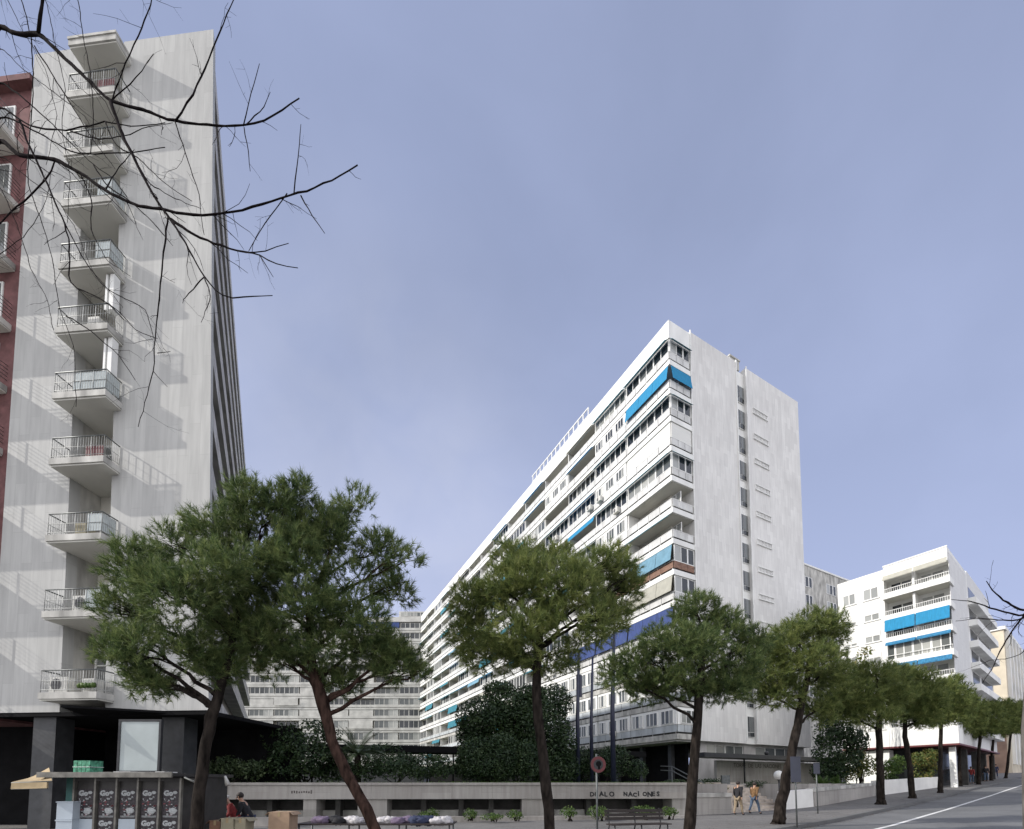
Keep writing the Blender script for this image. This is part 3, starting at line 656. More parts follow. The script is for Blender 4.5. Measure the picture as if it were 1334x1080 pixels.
# ------------------------------------------------------------------ rear block closing the court
YR = 135.5
rear = thing('rear_apartment_block', (-45, YR, 1.6), 'distant pale apartment block closing the back of the garden court', 'building')
x0, x1 = -84.0, -25.4
b = MB(); b.box(WF, x0, x1, YR+1.6, YR+15, 1.5, ZTOP-1.0); b.mi(1).box(WF, x0, x1, YR, YR+15, ZTOP-1.6, ZTOP-.2); b.build('wall', [M['rear_wall'], M['rear_slab']], rear)
p = MB(); p.mi(0).box(WF, -33, x1, YR+.4, YR+8, ZTOP-.2, ZTOP+1.6); glazing(p, WF, -32.5, x1-.4, YR+.33, ZTOP+.1, ZTOP+1.3, 7); p.build('roof_room', [M['rear_slab'], M['glass_blind']], rear)
stuffw = MB(); cnt = 0
xs = np.arange(x1, x0-.1, -7.2)
for i in range(13):
    zt, zn = ZR[i], ZR[i+1]; zs_ = zn+.5
    b = MB(); b.mi(0).box(WF, x0, x1, YR, YR+.12, zn, zs_); b.mi(1).box(WF, x0, x1, YR+.12, YR+1.6, zn+.02, zs_-.06); b.mi(0).box(WF, x0, x1, YR, YR+.06, zs_+.14, zs_+.85)
    bal = b.build('balcony', [M['rear_slab'], M['rear_wall']], rear)
    for k in range(len(xs)-1):
        a1, a0 = xs[k]-.15, xs[k+1]+.15
        if i == 0 and k < 3 and k != 0: 
            w = MB(); w.box(WF, a0, a1, YR-.3, YR-.27, zs_+.86, zt-.05); w.build('awning', M['aw_navy'], bal); continue
        if i == 9 and k == 2 or i == 12 and k == 1 or (i, k) in ((5, 3), (7, 5)):
            w = MB(); w.box(WF, a0, a1, YR-.3, YR-.27, zs_+.6, zt-.05); w.build('awning', M['rear_slab'], bal); continue
        q = random.random()
        w = MB() if cnt < 95 else stuffw
        if q < .72: glazing(w, WF, a0, a1, YR+.14 if q < .5 else YR+1.5, zs_+.86 if q < .5 else zs_, zt-.05, 5, fr=.07)
        else: w.mi(2).box(WF, a0, a1, YR+.1, YR+.16, zs_+.86, zt-.02)
        if w is not stuffw: w.build('window', [M['rear_slab'], random.choice([M['glass'], M['glass_blind']]), M['rear_slab']], bal); cnt += 1
if stuffw.v: o = stuffw.build('window', [M['frame'], M['glass'], M['blind']], rear); o['kind'] = 'stuff'
b = MB(); b.box(WF, x0, x1, YR+.8, YR+1.0, 1.0, ZBOT); b.build('ground_floor_front', M['dark_glass'], rear)

# ------------------------------------------------------------------ grey block between
GP = Fr(CM + 14*AM, AM, BM)
grey = thing('grey_office_block', (*GP(5, 48, 0)[:2], 1.6), 'plain grey block with paired windows between the two white buildings', 'building')
zg_ = onplane(1052, 737, (*GP(0, 46, 0)[:2], 0), np.array([AM[0], AM[1], 0]))[2]
b = MB(); b.box(GP, 0, 14, 38, 66, 1.0, zg_); b.mi(1).box(GP, -.15, 14, 38, 66.1, zg_, zg_+.3); b.build('wall', [M['dirty'], M['white']], grey)
for k in range(7):
    z = zg_-3.9-3.3*k
    for b0 in (46.6, 54.4, 60.5):
        w = MB(); glazing(w, GP, b0, b0+3.2, -.06, z, z+1.9, 3, swap=True, fr=.09); w.build('window', [M['frame'], M['glass']], grey)

# ------------------------------------------------------------------ white corner building (right)
WK = 42.4/56; WC = np.array([52.6, 55.8])*WK; dw = np.array([-.6, 1.]); dw /= np.linalg.norm(dw); FW0 = Fr(WC, dw*WK, SD*WK)
def FW(a, b, z): return FW0(a, b, EYE+(z-EYE)*WK)
FW.db = SD
M['white_side'] = mat_stone('pale_street_side_cladding', SD, (.74, .74, .74), (.60, .60, .60), .9, 1.2, .3, .02, .3)
corner = thing('corner_building', (*FW(6, 14, 0)[:2], 1.0), 'bright white corner apartment building with blue awnings above the street trees', 'building')
WT = 30.1; GF = 6.3
b = MB(); b.mi(0).box(FW, 6.5, 12.0, 0, 12, GF, WT-.2); b.box(FW, 0, 6.5, 1.8, 12, GF, WT+.2); b.box(FW, .0, 6.5, 0, 1.8, WT-1.5, WT+.2); b.mi(1).box(FW, 0, 12.0, 12, 29.4, GF, WT+.5); b.build('wall', [M['white'], M['white_side']], corner)
b = MB(); b.box(FW, -.07, -.004, .5, 11.0, GF, WT-.4); b.build('side_cladding', M['white_side'], corner)
b = MB(); b.box(FW, -.06, 6.55, -.06, .0, WT+.1, WT+.28); b.build('cornice', M['white'], corner)
b = MB(); b.box(FW, -.25, 6.6, -.75, 1.79, GF, WT-1.5-2.95*7-.003); b.build('lower_band', M['white'], corner)
zsl = [WT-1.5-2.95*k for k in range(8)]
aw = {2: ('aw_blue', .62), 3: ('aw_faded', .12), 4: ('aw_faded', .2), 0: ('aw_pale', .22)}
for k in range(7):
    zt = zsl[k]; zn = zsl[k+1]; zs_ = zn+.75
    b = MB(); b.mi(0).box(FW, -.25, 6.6, -.75, -.6, zn, zs_); b.box(FW, -.25, -.1, -.6, 1.79, zn, zs_); b.mi(1).box(FW, -.1, 6.6, -.6, 1.79, zn+.05, zn+.3)
    bal = b.build('balcony', [M['white'], M['soffit']], corner)
    f = MB(); f.box(FW, -.2, 6.5, -.7, -.65, zs_+.5, zs_+.56)
    for a in np.arange(-.18, 6.6, .22 if k != 3 else .8): f.box(FW, a, a+.035, -.69, -.66, zs_, zs_+.5)
    f.build('railing', M['white'], bal)
    w = MB(); n = 3
    if k in (3, 5, 6): glazing(w, FW, 0, 6.4, -.5, zs_, zt-.05, 7, fr=.07)
    else:
        glazing(w, FW, .6, 3.0, 1.72, zn+.3, zt-.4, 2, fr=.08); glazing(w, FW, 3.8, 6.2, 1.72, zn+.3, zt-.4, 2, fr=.08); w.mi(0).box(FW, 3.2, 3.45, -.3, 1.7, zn+.3, zt-.01)
    w.build('window', [M['frame'], M['glass_blind'] if k in (3, 6, 5) else M['glass']], bal)
    if k in aw:
        m, dr = aw[k]; zb = zt-(zt-zs_)*dr
        for c0, c1 in ((-.1, 3.15), (3.25, 6.4)):
            w = MB(); w.cloth(FW(c0, -.77, zt+.1), FW(c1, -.77, zt+.1), FW(c1, -1.08, zb), FW(c0, -1.08, zb), 10, 4, .03, .02); w.box(FW, c0, c1, -1.1, -1.07, zb-.12, zb-.0); w.build('awning', M[m], bal)
    for a0, a1 in ((7.1, 8.9), (9.8, 11.4)):
        z0 = zt-2.2; w = MB(); glazing(w, FW, a0, a1, -.05, z0, z0+1.5, 2, fr=.07); 
        if random.random() < .6: w.mi(2).box(FW, a0+.05, a1-.05, -.07, -.052, z0+random.choice([.35, .8]), z0+1.45)
        w.mi(0).box(FW, a0-.1, a1+.1, -.12, -.002, z0-.1, z0); w.build('window', [M['frame'], M['glass'], M['blind']], corner)
    # street side balconies
    s = MB(); s.mi(0).box(FW, -.9, -.004, 11.6, 29.3, zn+.1, zn+1.0); s.mi(1).box(FW, -.02, -.003, 12.5, 17.5, zn+1.2, zt-.1); s.box(FW, -.02, -.003, 19, 28, zn+1.2, zt-.1); s.build('side_balcony', [M['white'], M['dark_glass']], corner)
b = MB(); b.mi(0).box(FW, 2.2, 11.9, 2.0, 28, .6, GF-.01); b.build('ground_floor_front', M['dark_glass'], corner)
b = MB(); b.mi(0).box(FW, -.3, 12.0, -.8, 29.3, GF-.2, GF-.004); b.build('red_fascia', M['red'], corner)
for bb_ in (.3, 7, 14, 21, 28.5):
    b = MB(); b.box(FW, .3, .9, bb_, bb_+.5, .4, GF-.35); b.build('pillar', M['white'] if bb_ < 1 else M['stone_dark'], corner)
b = MB(); b.box(FW, 6.8, 11.9, -.01, 1.9, .6, GF-.36); b.build('base_wall', M['white'], corner)

# ------------------------------------------------------------------ beige building and white ribs beyond
bc = np.array([88.6, 84.0]); FB = Fr(bc, dw, SD)
beige = thing('beige_building', (*FB(5, 8, 0)[:2], 2), 'tall beige building with white vertical ribs beyond the white corner building', 'building')
BT = onplane(1318, 818, (*bc, 0), np.array([-SD[0], -SD[1], 0]))[2]
b = MB(); b.mi(0).box(FB, 0, 14, 0, 34, .8, BT); b.mi(1).box(FB, -.3, 14, -.3, 34, BT, BT+.6); b.mi(1).box(FB, 3, 14, .5, 16, BT+.6, BT+3.0); b.build('wall', [M['beige'], M['white']], beige)
b = MB(); b.mi(0).box(FB, .5, 9.5, -.14, -.003, 1, BT-13); b.build('brown_wall_patch', mat('faded_brown_render', (.36, .24, .18), .85, .2, .5), beige)
for k in range(7):
    b = MB(); b.box(FB, -.5, -.004, 1.2+4.6*k, 2.4+4.6*k, 5, BT-.02); b.build('rib', M['white'], beige)
    w = MB()
    for j in range(8): w.box(FB, -.1, -.005, 2.6+4.6*k, 5.6+4.6*k, 6.2+3.1*j, 7.8+3.1*j)
    w.build('window', M['glass'], beige)
fb = Fr(bc + 36*SD, dw, SD)
far = thing('far_white_building', (*fb(4, 20, 0)[:2], 3), 'white building at the far end of the climbing street', 'building')
b = MB(); b.mi(0).box(fb, -1, 14, 0, 40, 1.5, 27); b.build('wall', M['white'], far)
for j in range(7):
    w = MB(); w.box(fb, -1.06, -1.003, 1, 38, 6+3*j, 7.5+3*j); w.build('window', M['glass'], far)
# ------------------------------------------------------------------ vegetation tools
def sphere_dirs(n): return unit(RNG.normal(size=(n, 3)))
def lumpy(p, k):   # smooth pseudo noise for gaps
    return np.sin(p[:, 0]*k+1.3*np.sin(p[:, 2]*k*.8))+np.sin(p[:, 1]*k*1.1+2)+np.sin(p[:, 2]*k*1.2+1.7*np.sin(p[:, 0]*k*.7))
def needles(pts, ax, K, L, W):
    n = len(pts); p = np.repeat(pts, K, 0); a = np.repeat(ax, K, 0); m = n*K
    d = unit(a + RNG.normal(size=(m, 3))*.5); b = p + a*(RNG.uniform(-.5, .55, (m, 1))*L)
    tip = b + d*L*RNG.uniform(.65, 1.15, (m, 1)); s = unit(np.cross(d, RNG.normal(size=(m, 3))))*W*.5
    return np.stack([b-s, b+s, tip], 1)
def leaves(pts, size, flat=.5, out=None):
    n = len(pts); nrm = unit(RNG.normal(size=(n, 3)) + (out*1.0 if out is not None else 0) + np.array([0, 0, flat]))
    u = unit(np.cross(nrm, RNG.normal(size=(n, 3)))); v = np.cross(nrm, u); s = size*RNG.uniform(.6, 1.25, (n, 1))
    return np.stack([pts-u*s, pts-v*s*.45+nrm*s*.08, pts+u*s, pts+v*s*.45+nrm*s*.08], 1)
def crown_pts(cl, dens, gap=-1.1, k=4.0, inner=.25, lo=.62):
    P = []; D = []
    for c, r in cl:
        area = 4*math.pi*(r[0]*r[1]*r[2])**(2/3); n = max(12, int(area*dens)); ni = int(n*inner)
        d = sphere_dirs(n); rr = RNG.uniform(lo, 1.06, (n, 1)); d2 = sphere_dirs(ni); r2 = RNG.uniform(.15, lo, (ni, 1))
        d = np.vstack([d, d2]); rr = np.vstack([rr, r2]); p = c + d*rr*r
        keep = lumpy(p, k) > gap
        # ragged lower side: fewer tufts underneath
        keep &= ~((d[:, 2] < -.55) & (RNG.random(len(d)) < .45))
        P.append(p[keep]); D.append(d[keep])
    return np.vstack(P), np.vstack(D)
def curve(p0, p1, lift, n=6, wob=.06):
    p0 = np.array(p0, float); p1 = np.array(p1, float); L = np.linalg.norm(p1-p0); out = []
    for i in range(n+1):
        t = i/n; q = p0+(p1-p0)*t; q[2] += lift*L*math.sin(math.pi*t)
        if 0 < i < n: q += RNG.normal(size=3)*wob*L*.4
        out.append(q)
    return out
def clump(px, py, rx, ry, Y, dY=0.0, asp=.9):
    y = Y+dY; c = at(px, py, y); k = y/FPX; return c, np.array([rx*k, rx*k*asp, ry*k])
def pine(label, Y, trunk, clumps, dens, K, L, W, ntwig=6, bark='bark', nm='needle', base=None, gap=-1.1, limb_r=None):
    tp = [at(x, y, Y+dy) for (x, y, r, dy) in trunk]; tr = [r*.7*Y/FPX for (x, y, r, dy) in trunk]
    b = tp[0].copy()
    if base is not None: b = np.array(base, float)
    else: b[2] = gz(b[0], b[1])
    root = thing('pine_tree', b, label, 'pine tree', 'pines along the pavement')
    path = [np.array([b[0], b[1], b[2]-.1])]+([] if abs(tp[0][2]-b[2]) < .08 else [tp[0]])+tp[1:]; rad = [tr[0]*1.5]+([] if abs(tp[0][2]-b[2]) < .08 else [tr[0]])+tr[1:]
    dv = path[1]-path[0]; tt = min(.5, .42/np.linalg.norm(dv)); path.insert(1, path[0]+dv*tt); rad.insert(1, tr[0]*1.02); path.insert(1, path[0]+dv*tt*.45); rad.insert(1, tr[0]*1.16)
    fine = []; fr = []
    for i in range(len(path)-1):
        for t in (0, .33, .66): q = path[i]+(path[i+1]-path[i])*t; fine.append(q+RNG.normal(size=3)*rad[i]*.10); fr.append((rad[i]+(rad[i+1]-rad[i])*t)*RNG.uniform(.93, 1.07))
    fine.append(path[-1]); fr.append(rad[-1])
    m = MB(); m.tube(fine, fr, 12); m.build('trunk', M[bark], root)
    cl = [clump(c[0], c[1], c[2], c[3], Y, c[4] if len(c) > 4 else RNG.uniform(-.9, .9)*min(1.0, Y/14)) for c in clumps]
    top = len(fine)-1
    for c, r in cl:
        best = max(range(len(fine)//3, len(fine)), key=lambda i: -abs((c[2]-fine[i][2]) - .55*math.hypot(c[0]-fine[i][0], c[1]-fine[i][1])) - .3*np.linalg.norm(c-fine[i]))
        a = fine[best]; r0 = min(fr[best]*.62, limb_r or .058); path_ = curve(a, c+np.array([0, 0, r[2]*.2]), .04, 7, .05)
        m = MB(); m.tube(path_, list(np.linspace(r0, r0*.3, len(path_))), 7)
        for k in range(ntwig):
            d = sphere_dirs(1)[0]; d[2] = abs(d[2])*.8-.15; e = c+d*r*.85; s = path_[random.choice([4, 5, 6])]
            m.tube(curve(s, e, .05, 4, .06), list(np.linspace(r0*.34, r0*.1, 5)), 4, cap=False)
        m.build('branch', M[bark], root)
    P, D = crown_pts(cl, dens, gap=gap, k=3.6 if Y < 20 else 2.6)
    ax = unit(D*.75+np.array([0, 0, .5])+RNG.normal(size=D.shape)*.45)
    soup('crown', needles(P, ax, K, L, W), M[nm], root)
    return root
def shrub(name, label, cat, ell, dens, size, m, group=None, stems=5, flat=.4, gap=-1.6, k=3.0, base=None, stem_mat='bark'):
    """leafy bush: ell = list of (centre, radii)"""
    c0 = np.mean([e[0] for e in ell], 0); zb = base if base is not None else min(e[0][2]-e[1][2] for e in ell)
    root = thing(name, (c0[0], c0[1], zb), label, cat, group)
    P, D = crown_pts(ell, dens, gap=gap, k=k, inner=.3, lo=.7); keep = P[:, 2] > zb+.01
    soup('foliage', leaves(P[keep], size, flat, D[keep]), M[m], root, 4)
    s = MB()
    for j in range(stems):
        c, r = ell[j % len(ell)]; q = c+RNG.uniform(-.5, .5, 3)*r
        s.tube(curve((c0[0]+RNG.uniform(-.15, .15), c0[1]+RNG.uniform(-.1, .1), zb-.05), q, .05, 4, .05), list(np.linspace(.035, .01, 5)), 5)
    s.build('stem', M[stem_mat], root)
    return root
def E(px, py, rx, ry, Y, dY=0, asp=.8): return clump(px, py, rx, ry, Y, dY, asp)

# ------------------------------------------------------------------ street pines
pine('largest pine on the left, spreading low over the kiosk in front of the travertine tower', 10.6,
     [(254, 1100, 11, 0), (258, 1050, 10.5, 0), (266, 985, 10, 0), (276, 935, 10, .1), (287, 895, 9, .2), (300, 850, 7, .2), (312, 790, 5, .3)],
     [(178, 742, 42, 40, -.3), (162, 800, 36, 36, .2), (158, 850, 33, 34, -.4), (195, 885, 34, 26, -.2), (232, 718, 42, 34, .3), (240, 785, 52, 46, -.7), (285, 690, 42, 38, .2), (322, 655, 34, 36, .1), (362, 662, 27, 32, .3), (300, 750, 50, 46, -.5), (345, 712, 38, 40, .1), (245, 850, 40, 32, -.3), (310, 820, 45, 36, .5), (205, 770, 35, 40, -.7), (352, 760, 34, 40, .2), (345, 835, 34, 32, .3), (282, 870, 34, 24, .2), (185, 850, 34, 36, -.6), (215, 895, 28, 18, -.3), (388, 645, 24, 24, .4), (392, 700, 30, 34, .5)],
     52, 30, .185, .0125, bark='bark')
pine('pine with a reddish leaning trunk, second from the left, its crown touching the largest pine', 11.4,
     [(500, 1110, 11, 0), (478, 1055, 10.5, 0), (452, 1008, 10, 0), (432, 965, 10, 0), (420, 915, 11, 0), (408, 870, 9, 0), (402, 820, 7, .1), (412, 770, 5, .1), (430, 720, 3.5, .1)],
     [(462, 664, 30, 30, .4), (437, 700, 34, 34, .2), (385, 735, 40, 44, -.7), (400, 795, 48, 40, -.8), (497, 722, 34, 32, .3), (527, 735, 26, 24, .0), (520, 770, 26, 20, .2), (455, 770, 46, 38, .2), (480, 845, 52, 30, .2), (425, 845, 48, 30, -.2), (515, 872, 32, 22, .2), (372, 870, 40, 28, .4), (440, 890, 40, 20, .5), (360, 800, 36, 36, .2), (395, 690, 30, 34, .4), (530, 855, 30, 24, .3), (465, 810, 44, 34, -.4), (350, 850, 34, 26, .3), (418, 690, 32, 34, .1), (545, 880, 18, 14, .2)],
     50, 30, .185, .0125, bark='bark_red', gap=-1.0)
pine('straight pine standing before the dark garden bush, left of the round red sign', 12.0,
     [(717, 1100, 10.5, 0), (712, 1030, 10, 0), (704, 965, 9, 0), (699, 905, 8.5, 0), (701, 860, 8, 0), (705, 810, 6, 0), (702, 755, 4, 0)],
     [(672, 732, 36, 30, .2), (622, 786, 38, 34, .3), (612, 826, 30, 30, .4), (688, 765, 44, 40, -.4), (738, 768, 46, 42, -.7), (790, 745, 44, 36, .3), (812, 770, 30, 36, .4), (752, 812, 52, 36, -.6), (680, 828, 56, 36, -.3), (640, 852, 44, 28, .3), (785, 808, 38, 28, .2), (715, 858, 44, 24, .0), (650, 770, 34, 36, -.3), (728, 735, 30, 28, .1)],
     50, 29, .19, .0125, nm='needle2')
pine('pine with one low bare limb, in front of the corner of the white block', 15.5,
     [(897, 1083, 10.5, 0), (900, 1040, 9.5, 0), (906, 965, 8.5, 0), (911, 905, 7.5, 0), (915, 860, 6, 0), (912, 815, 4, 0)],
     [(908, 800, 34, 28, .3), (942, 822, 34, 28, .2), (868, 838, 36, 32, -.2), (832, 866, 34, 28, .1), (802, 880, 24, 24, -.1), (900, 850, 50, 34, -.6), (952, 872, 44, 28, .3), (982, 838, 24, 26, .2), (880, 888, 50, 22, .0), (935, 900, 44, 20, .3), (845, 900, 30, 18, .2)],
     48, 28, .195, .014)
pine('pine with a leaning forked trunk beside the white globe lamp', 19.0,
     [(1014, 1073, 10, 0), (1024, 1010, 8.5, 0), (1036, 955, 7.5, 0), (1042, 925, 6.5, 0), (1051, 885, 5, 0), (1058, 845, 3.5, 0)],
     [(1060, 818, 34, 26, .2), (1030, 836, 32, 26, -.3), (1086, 822, 20, 30, .3), (1050, 862, 42, 30, -.5), (1000, 880, 34, 28, .0), (972, 895, 24, 20, .3), (1084, 880, 26, 36, .5), (1015, 905, 34, 20, .1), (1070, 925, 22, 22, .4), (998, 850, 22, 22, .0)],
     42, 26, .21, .016, nm='needle2')
def far_pine(label, trunk, clumps, dens=26, nm='needle2'):
    g = ground_at(trunk[0][0], trunk[0][1]); Y = g[1]
    return pine(label, Y, trunk, clumps, dens, 22, .21+.003*Y, .009+.0005*Y, ntwig=3, nm=nm, base=g, gap=-1.2, limb_r=.08)
far_pine('pine with a straight thick trunk at the kerb before the coped planter wall', [(1148, 1048, 6.5, 0), (1146, 990, 5.5, 0), (1145, 952, 5, 0), (1147, 915, 3.5, 0)], [(1110, 886, 26, 22), (1086, 902, 22, 26), (1140, 880, 26, 20), (1164, 886, 20, 22), (1150, 908, 36, 20), (1112, 922, 30, 20), (1085, 925, 24, 14), (1140, 935, 30, 14), (1120, 905, 28, 20)], 24)
far_pine('pine with a Y shaped fork, next one up the street after the thick trunked pine', [(1189, 1040, 5, 0), (1184, 990, 4.2, 0), (1179, 960, 4, 0), (1180, 925, 3, 0)], [(1180, 884, 26, 18), (1204, 888, 22, 20), (1190, 910, 36, 18), (1166, 912, 18, 16), (1212, 918, 20, 16), (1188, 930, 26, 12), (1195, 940, 24, 10), (1168, 930, 18, 12)], 24)
far_pine('pine with a thin straight trunk before the dark entrance of the white corner building', [(1225, 1033, 3.8, 0), (1225, 985, 3.2, 0), (1226, 945, 2.8, 0)], [(1224, 902, 22, 18), (1242, 900, 20, 20), (1230, 922, 32, 16), (1216, 915, 18, 16), (1250, 918, 18, 14), (1232, 938, 26, 10)], 22)
far_pine('slender pine at the street corner of the white corner building', [(1251, 1024, 3.0, 0), (1250, 985, 2.6, 0), (1252, 950, 2.2, 0)], [(1255, 912, 16, 16), (1262, 930, 22, 14), (1246, 935, 20, 12), (1258, 945, 22, 10)], 20)
far_pine('pine beside the walkers up the street, with two steep limbs', [(1275, 1022, 3.0, 0), (1275, 985, 2.6, 0), (1277, 955, 2.2, 0)], [(1278, 928, 22, 14), (1268, 942, 20, 12), (1288, 944, 18, 12), (1278, 952, 22, 9)], 20)
far_pine('small pine before the faded brown wall of the beige building', [(1291, 1017, 2.4, 0), (1292, 985, 2.0, 0), (1295, 955, 1.8, 0)], [(1300, 924, 20, 14), (1296, 942, 24, 11), (1288, 932, 14, 12), (1302, 952, 20, 9)], 18)
far_pine('farthest pine of the row, beside the bare trunk at the right edge', [(1310, 1014, 2.2, 0), (1314, 985, 2, 0), (1317, 955, 1.8, 0)], [(1312, 930, 18, 14), (1325, 940, 18, 12), (1336, 928, 14, 15), (1318, 948, 20, 8)], 18)

# ------------------------------------------------------------------ leafless trees close to the camera
def twiggy(m, pts, r0, r1, n=7, side=True, lvl=0, dens=2.2):
    """a branch through pts with knots, and fine twigs growing from it"""
    pts = [np.array(p) for p in pts]; fine = []
    for i in range(len(pts)-1):
        L = np.linalg.norm(pts[i+1]-pts[i]); k = max(1, int(L/.10))
        for j in range(k): fine.append(pts[i]+(pts[i+1]-pts[i])*j/k)
    fine.append(pts[-1]); 
    sm = [fine[0]]+[(fine[i-1]+2*fine[i]+fine[i+1])/4+RNG.normal(size=3)*.0035 for i in range(1, len(fine)-1)]+[fine[-1]]
    rad = [(r0+(r1-r0)*i/max(1, len(sm)-1))*RNG.uniform(.88, 1.16) for i in range(len(sm))]
    m.tube(sm, rad, n)
    if side:
        tot = sum(np.linalg.norm(sm[i+1]-sm[i]) for i in range(len(sm)-1))
        for q in range(int(tot*dens)):
            i = random.randrange(len(sm)//4, len(sm)); t = unit(sm[min(i+1, len(sm)-1)]-sm[max(i-1, 0)])
            d = unit(t*.9+sphere_dirs(1)[0]*.9+np.array([0, 0, -.25])); L = RNG.uniform(.12, .5)*(1 if lvl == 0 else .5)
            e = [sm[i]]; 
            for s in range(4): d = unit(d+RNG.normal(size=3)*.16); e.append(e[-1]+d*L/4)
            rr = min(rad[i]*.45, .0055); m.tube(e, [rr, rr*.8, rr*.7, rr*.55, rr*.4], 4, cap=False)
            for s in (1, 2, 3):
                if random.random() < .5:
                    dd = unit(d+sphere_dirs(1)[0]); m.tube([e[s], e[s]+dd*RNG.uniform(.04, .12)], [rr*.5, rr*.3], 3, cap=False)
Yb = 5.2
tb = np.array([-9.6, 6.2]); zb = gz(*tb)
bare = thing('bare_tree', (tb[0], tb[1], zb), 'leafless tree hanging dark bare branches over the upper left in front of the tower', 'tree')
hub = np.array([-9.4, 6.0, 6.6]); bare1 = bare
m = MB(); m.tube([(tb[0], tb[1], zb-.1), (tb[0]+.05, tb[1], 2.2), (tb[0]+.1, 6.1, 4.4), hub, (-9.0, 5.8, 8.4)], [.20, .17, .15, .13, .09], 12); m.build('trunk', M['twig'], bare)
def px_branch(p, Y0, Y1, r0, r1, hubz=None, dens=2.8):
    """branch drawn through picture points; Y runs from Y0 to Y1 along it"""
    n = len(p); pts = [at(x, y, Y0+(Y1-Y0)*i/max(1, n-1)) for i, (x, y) in enumerate(p)]
    if hubz is not None: pts = [np.array(hubz), (np.array(hubz)+pts[0])/2+np.array([0, 0, .15])]+pts
    elif bare is bare1 and (p[0][1] <= 0): pts = [np.array([-9.0, 5.8, 8.3]), at(-80, -170, 5.5)]+pts
    elif bare is bare1 and p[0][0] <= 10: pts = [hub+np.array([0, 0, .4]), (hub+pts[0])/2]+pts
    m = MB(); rr = r0*1.25 if hubz is not None else r0
    twiggy(m, pts, rr, r1, dens=dens); m.build('branch', M['twig'], bare)
px_branch([(0, 32), (22, 45), (50, 43), (86, 77), (119, 108), (144, 133), (187, 144), (228, 158), (281, 164), (318, 164), (345, 158), (390, 128)], 5.4, 5.0, .034, .006, (-9.0, 5.8, 8.3))
px_branch([(50, 43), (53, 20), (57, -6), (62, -40)], 5.3, 5.2, .018, .012, dens=.5)
px_branch([(144, 133), (158, 173), (176, 209), (198, 252), (219, 281), (237, 309), (266, 361), (288, 387), (317, 388), (355, 385)], 5.2, 4.9, .020, .004)
px_branch([(0, 180), (25, 203), (72, 207), (104, 225), (137, 248), (173, 266), (219, 275), (252, 281), (302, 277), (342, 266), (389, 252), (432, 236), (466, 215)], 5.6, 4.8, .030, .006, hub)
px_branch([(383, 252), (387, 216), (392, 162)], 5.0, 4.9, .007, .003, dens=3)
px_branch([(392, 255), (407, 281), (423, 304)], 4.95, 4.9, .008, .003, dens=3)
px_branch([(374, 252), (345, 291), (324, 327)], 4.97, 5.0, .006, .003)
px_branch([(223, 286), (252, 306), (288, 320), (320, 329), (338, 331), (360, 345), (388, 349)], 5.2, 4.9, .016, .004)
px_branch([(320, 329), (345, 327), (376, 317)], 4.97, 4.9, .006, .003); px_branch([(338, 332), (347, 345), (356, 361)], 4.95, 4.9, .006, .003)
px_branch([(228, 158), (252, 122), (277, 65), (291, 32), (306, -4)], 5.1, 5.0, .010, .005)
px_branch([(228, 158), (245, 209), (259, 252), (266, 306)], 5.1, 5.0, .007, .003)
px_branch([(317, 164), (327, 122), (338, 83)], 5.05, 5, .006, .003); px_branch([(318, 166), (323, 195), (326, 223)], 5.05, 5, .006, .003)
px_branch([(219, 281), (212, 340), (203, 430), (200, 484), (180, 556)], 5.2, 4.9, .010, .003)
px_branch([(200, 484), (218, 504)], 4.95, 4.9, .004, .002); px_branch([(205, 460), (222, 458)], 4.95, 4.9, .004, .002)
px_branch([(0, 137), (40, 165), (86, 171), (137, 158), (170, 165), (215, 160)], 5.5, 5.1, .016, .004, hub)
px_branch([(0, 105), (22, 121), (39, 135), (75, 168), (92, 186), (122, 215), (143, 229)], 5.7, 5.3, .015, .004, (-9.1, 5.9, 7.5))
px_branch([(0, 150), (26, 160), (67, 182), (92, 198), (122, 201), (173, 199), (215, 192)], 5.6, 5.3, .014, .004, hub)
px_branch([(27, -5), (41, 50), (43, 111), (40, 162), (37, 203), (36, 239), (45, 264), (58, 300), (70, 345), (76, 400), (97, 450), (99, 530)], 5.5, 5.2, .011, .003)
px_branch([(26, 158), (35, 182), (49, 213), (65, 247), (81, 283), (90, 310), (90, 369), (140, 394), (158, 408), (176, 430), (205, 441)], 5.5, 5.1, .013, .003)
px_branch([(86, 412), (112, 426), (137, 448), (155, 462), (176, 495)], 5.2, 5.1, .007, .003)
px_branch([(201, -5), (180, 47), (158, 94), (146, 131)], 5.1, 5.2, .007, .006); px_branch([(101, -5), (108, 47), (119, 104), (122, 162), (118, 200)], 5.2, 5.2, .008, .004)
px_branch([(122, 215), (140, 243), (170, 262), (200, 290), (225, 320)], 5.3, 5.1, .008, .003); px_branch([(45, 60), (70, 100), (95, 140), (120, 180), (150, 220)], 5.3, 5.1, .009, .003)
px_branch([(137, 158), (150, 190), (180, 205), (215, 240), (250, 262)], 5.2, 5.0, .007, .003); px_branch([(0, 290), (30, 262), (60, 236), (72, 208)], 5.6, 5.5, .006, .008)
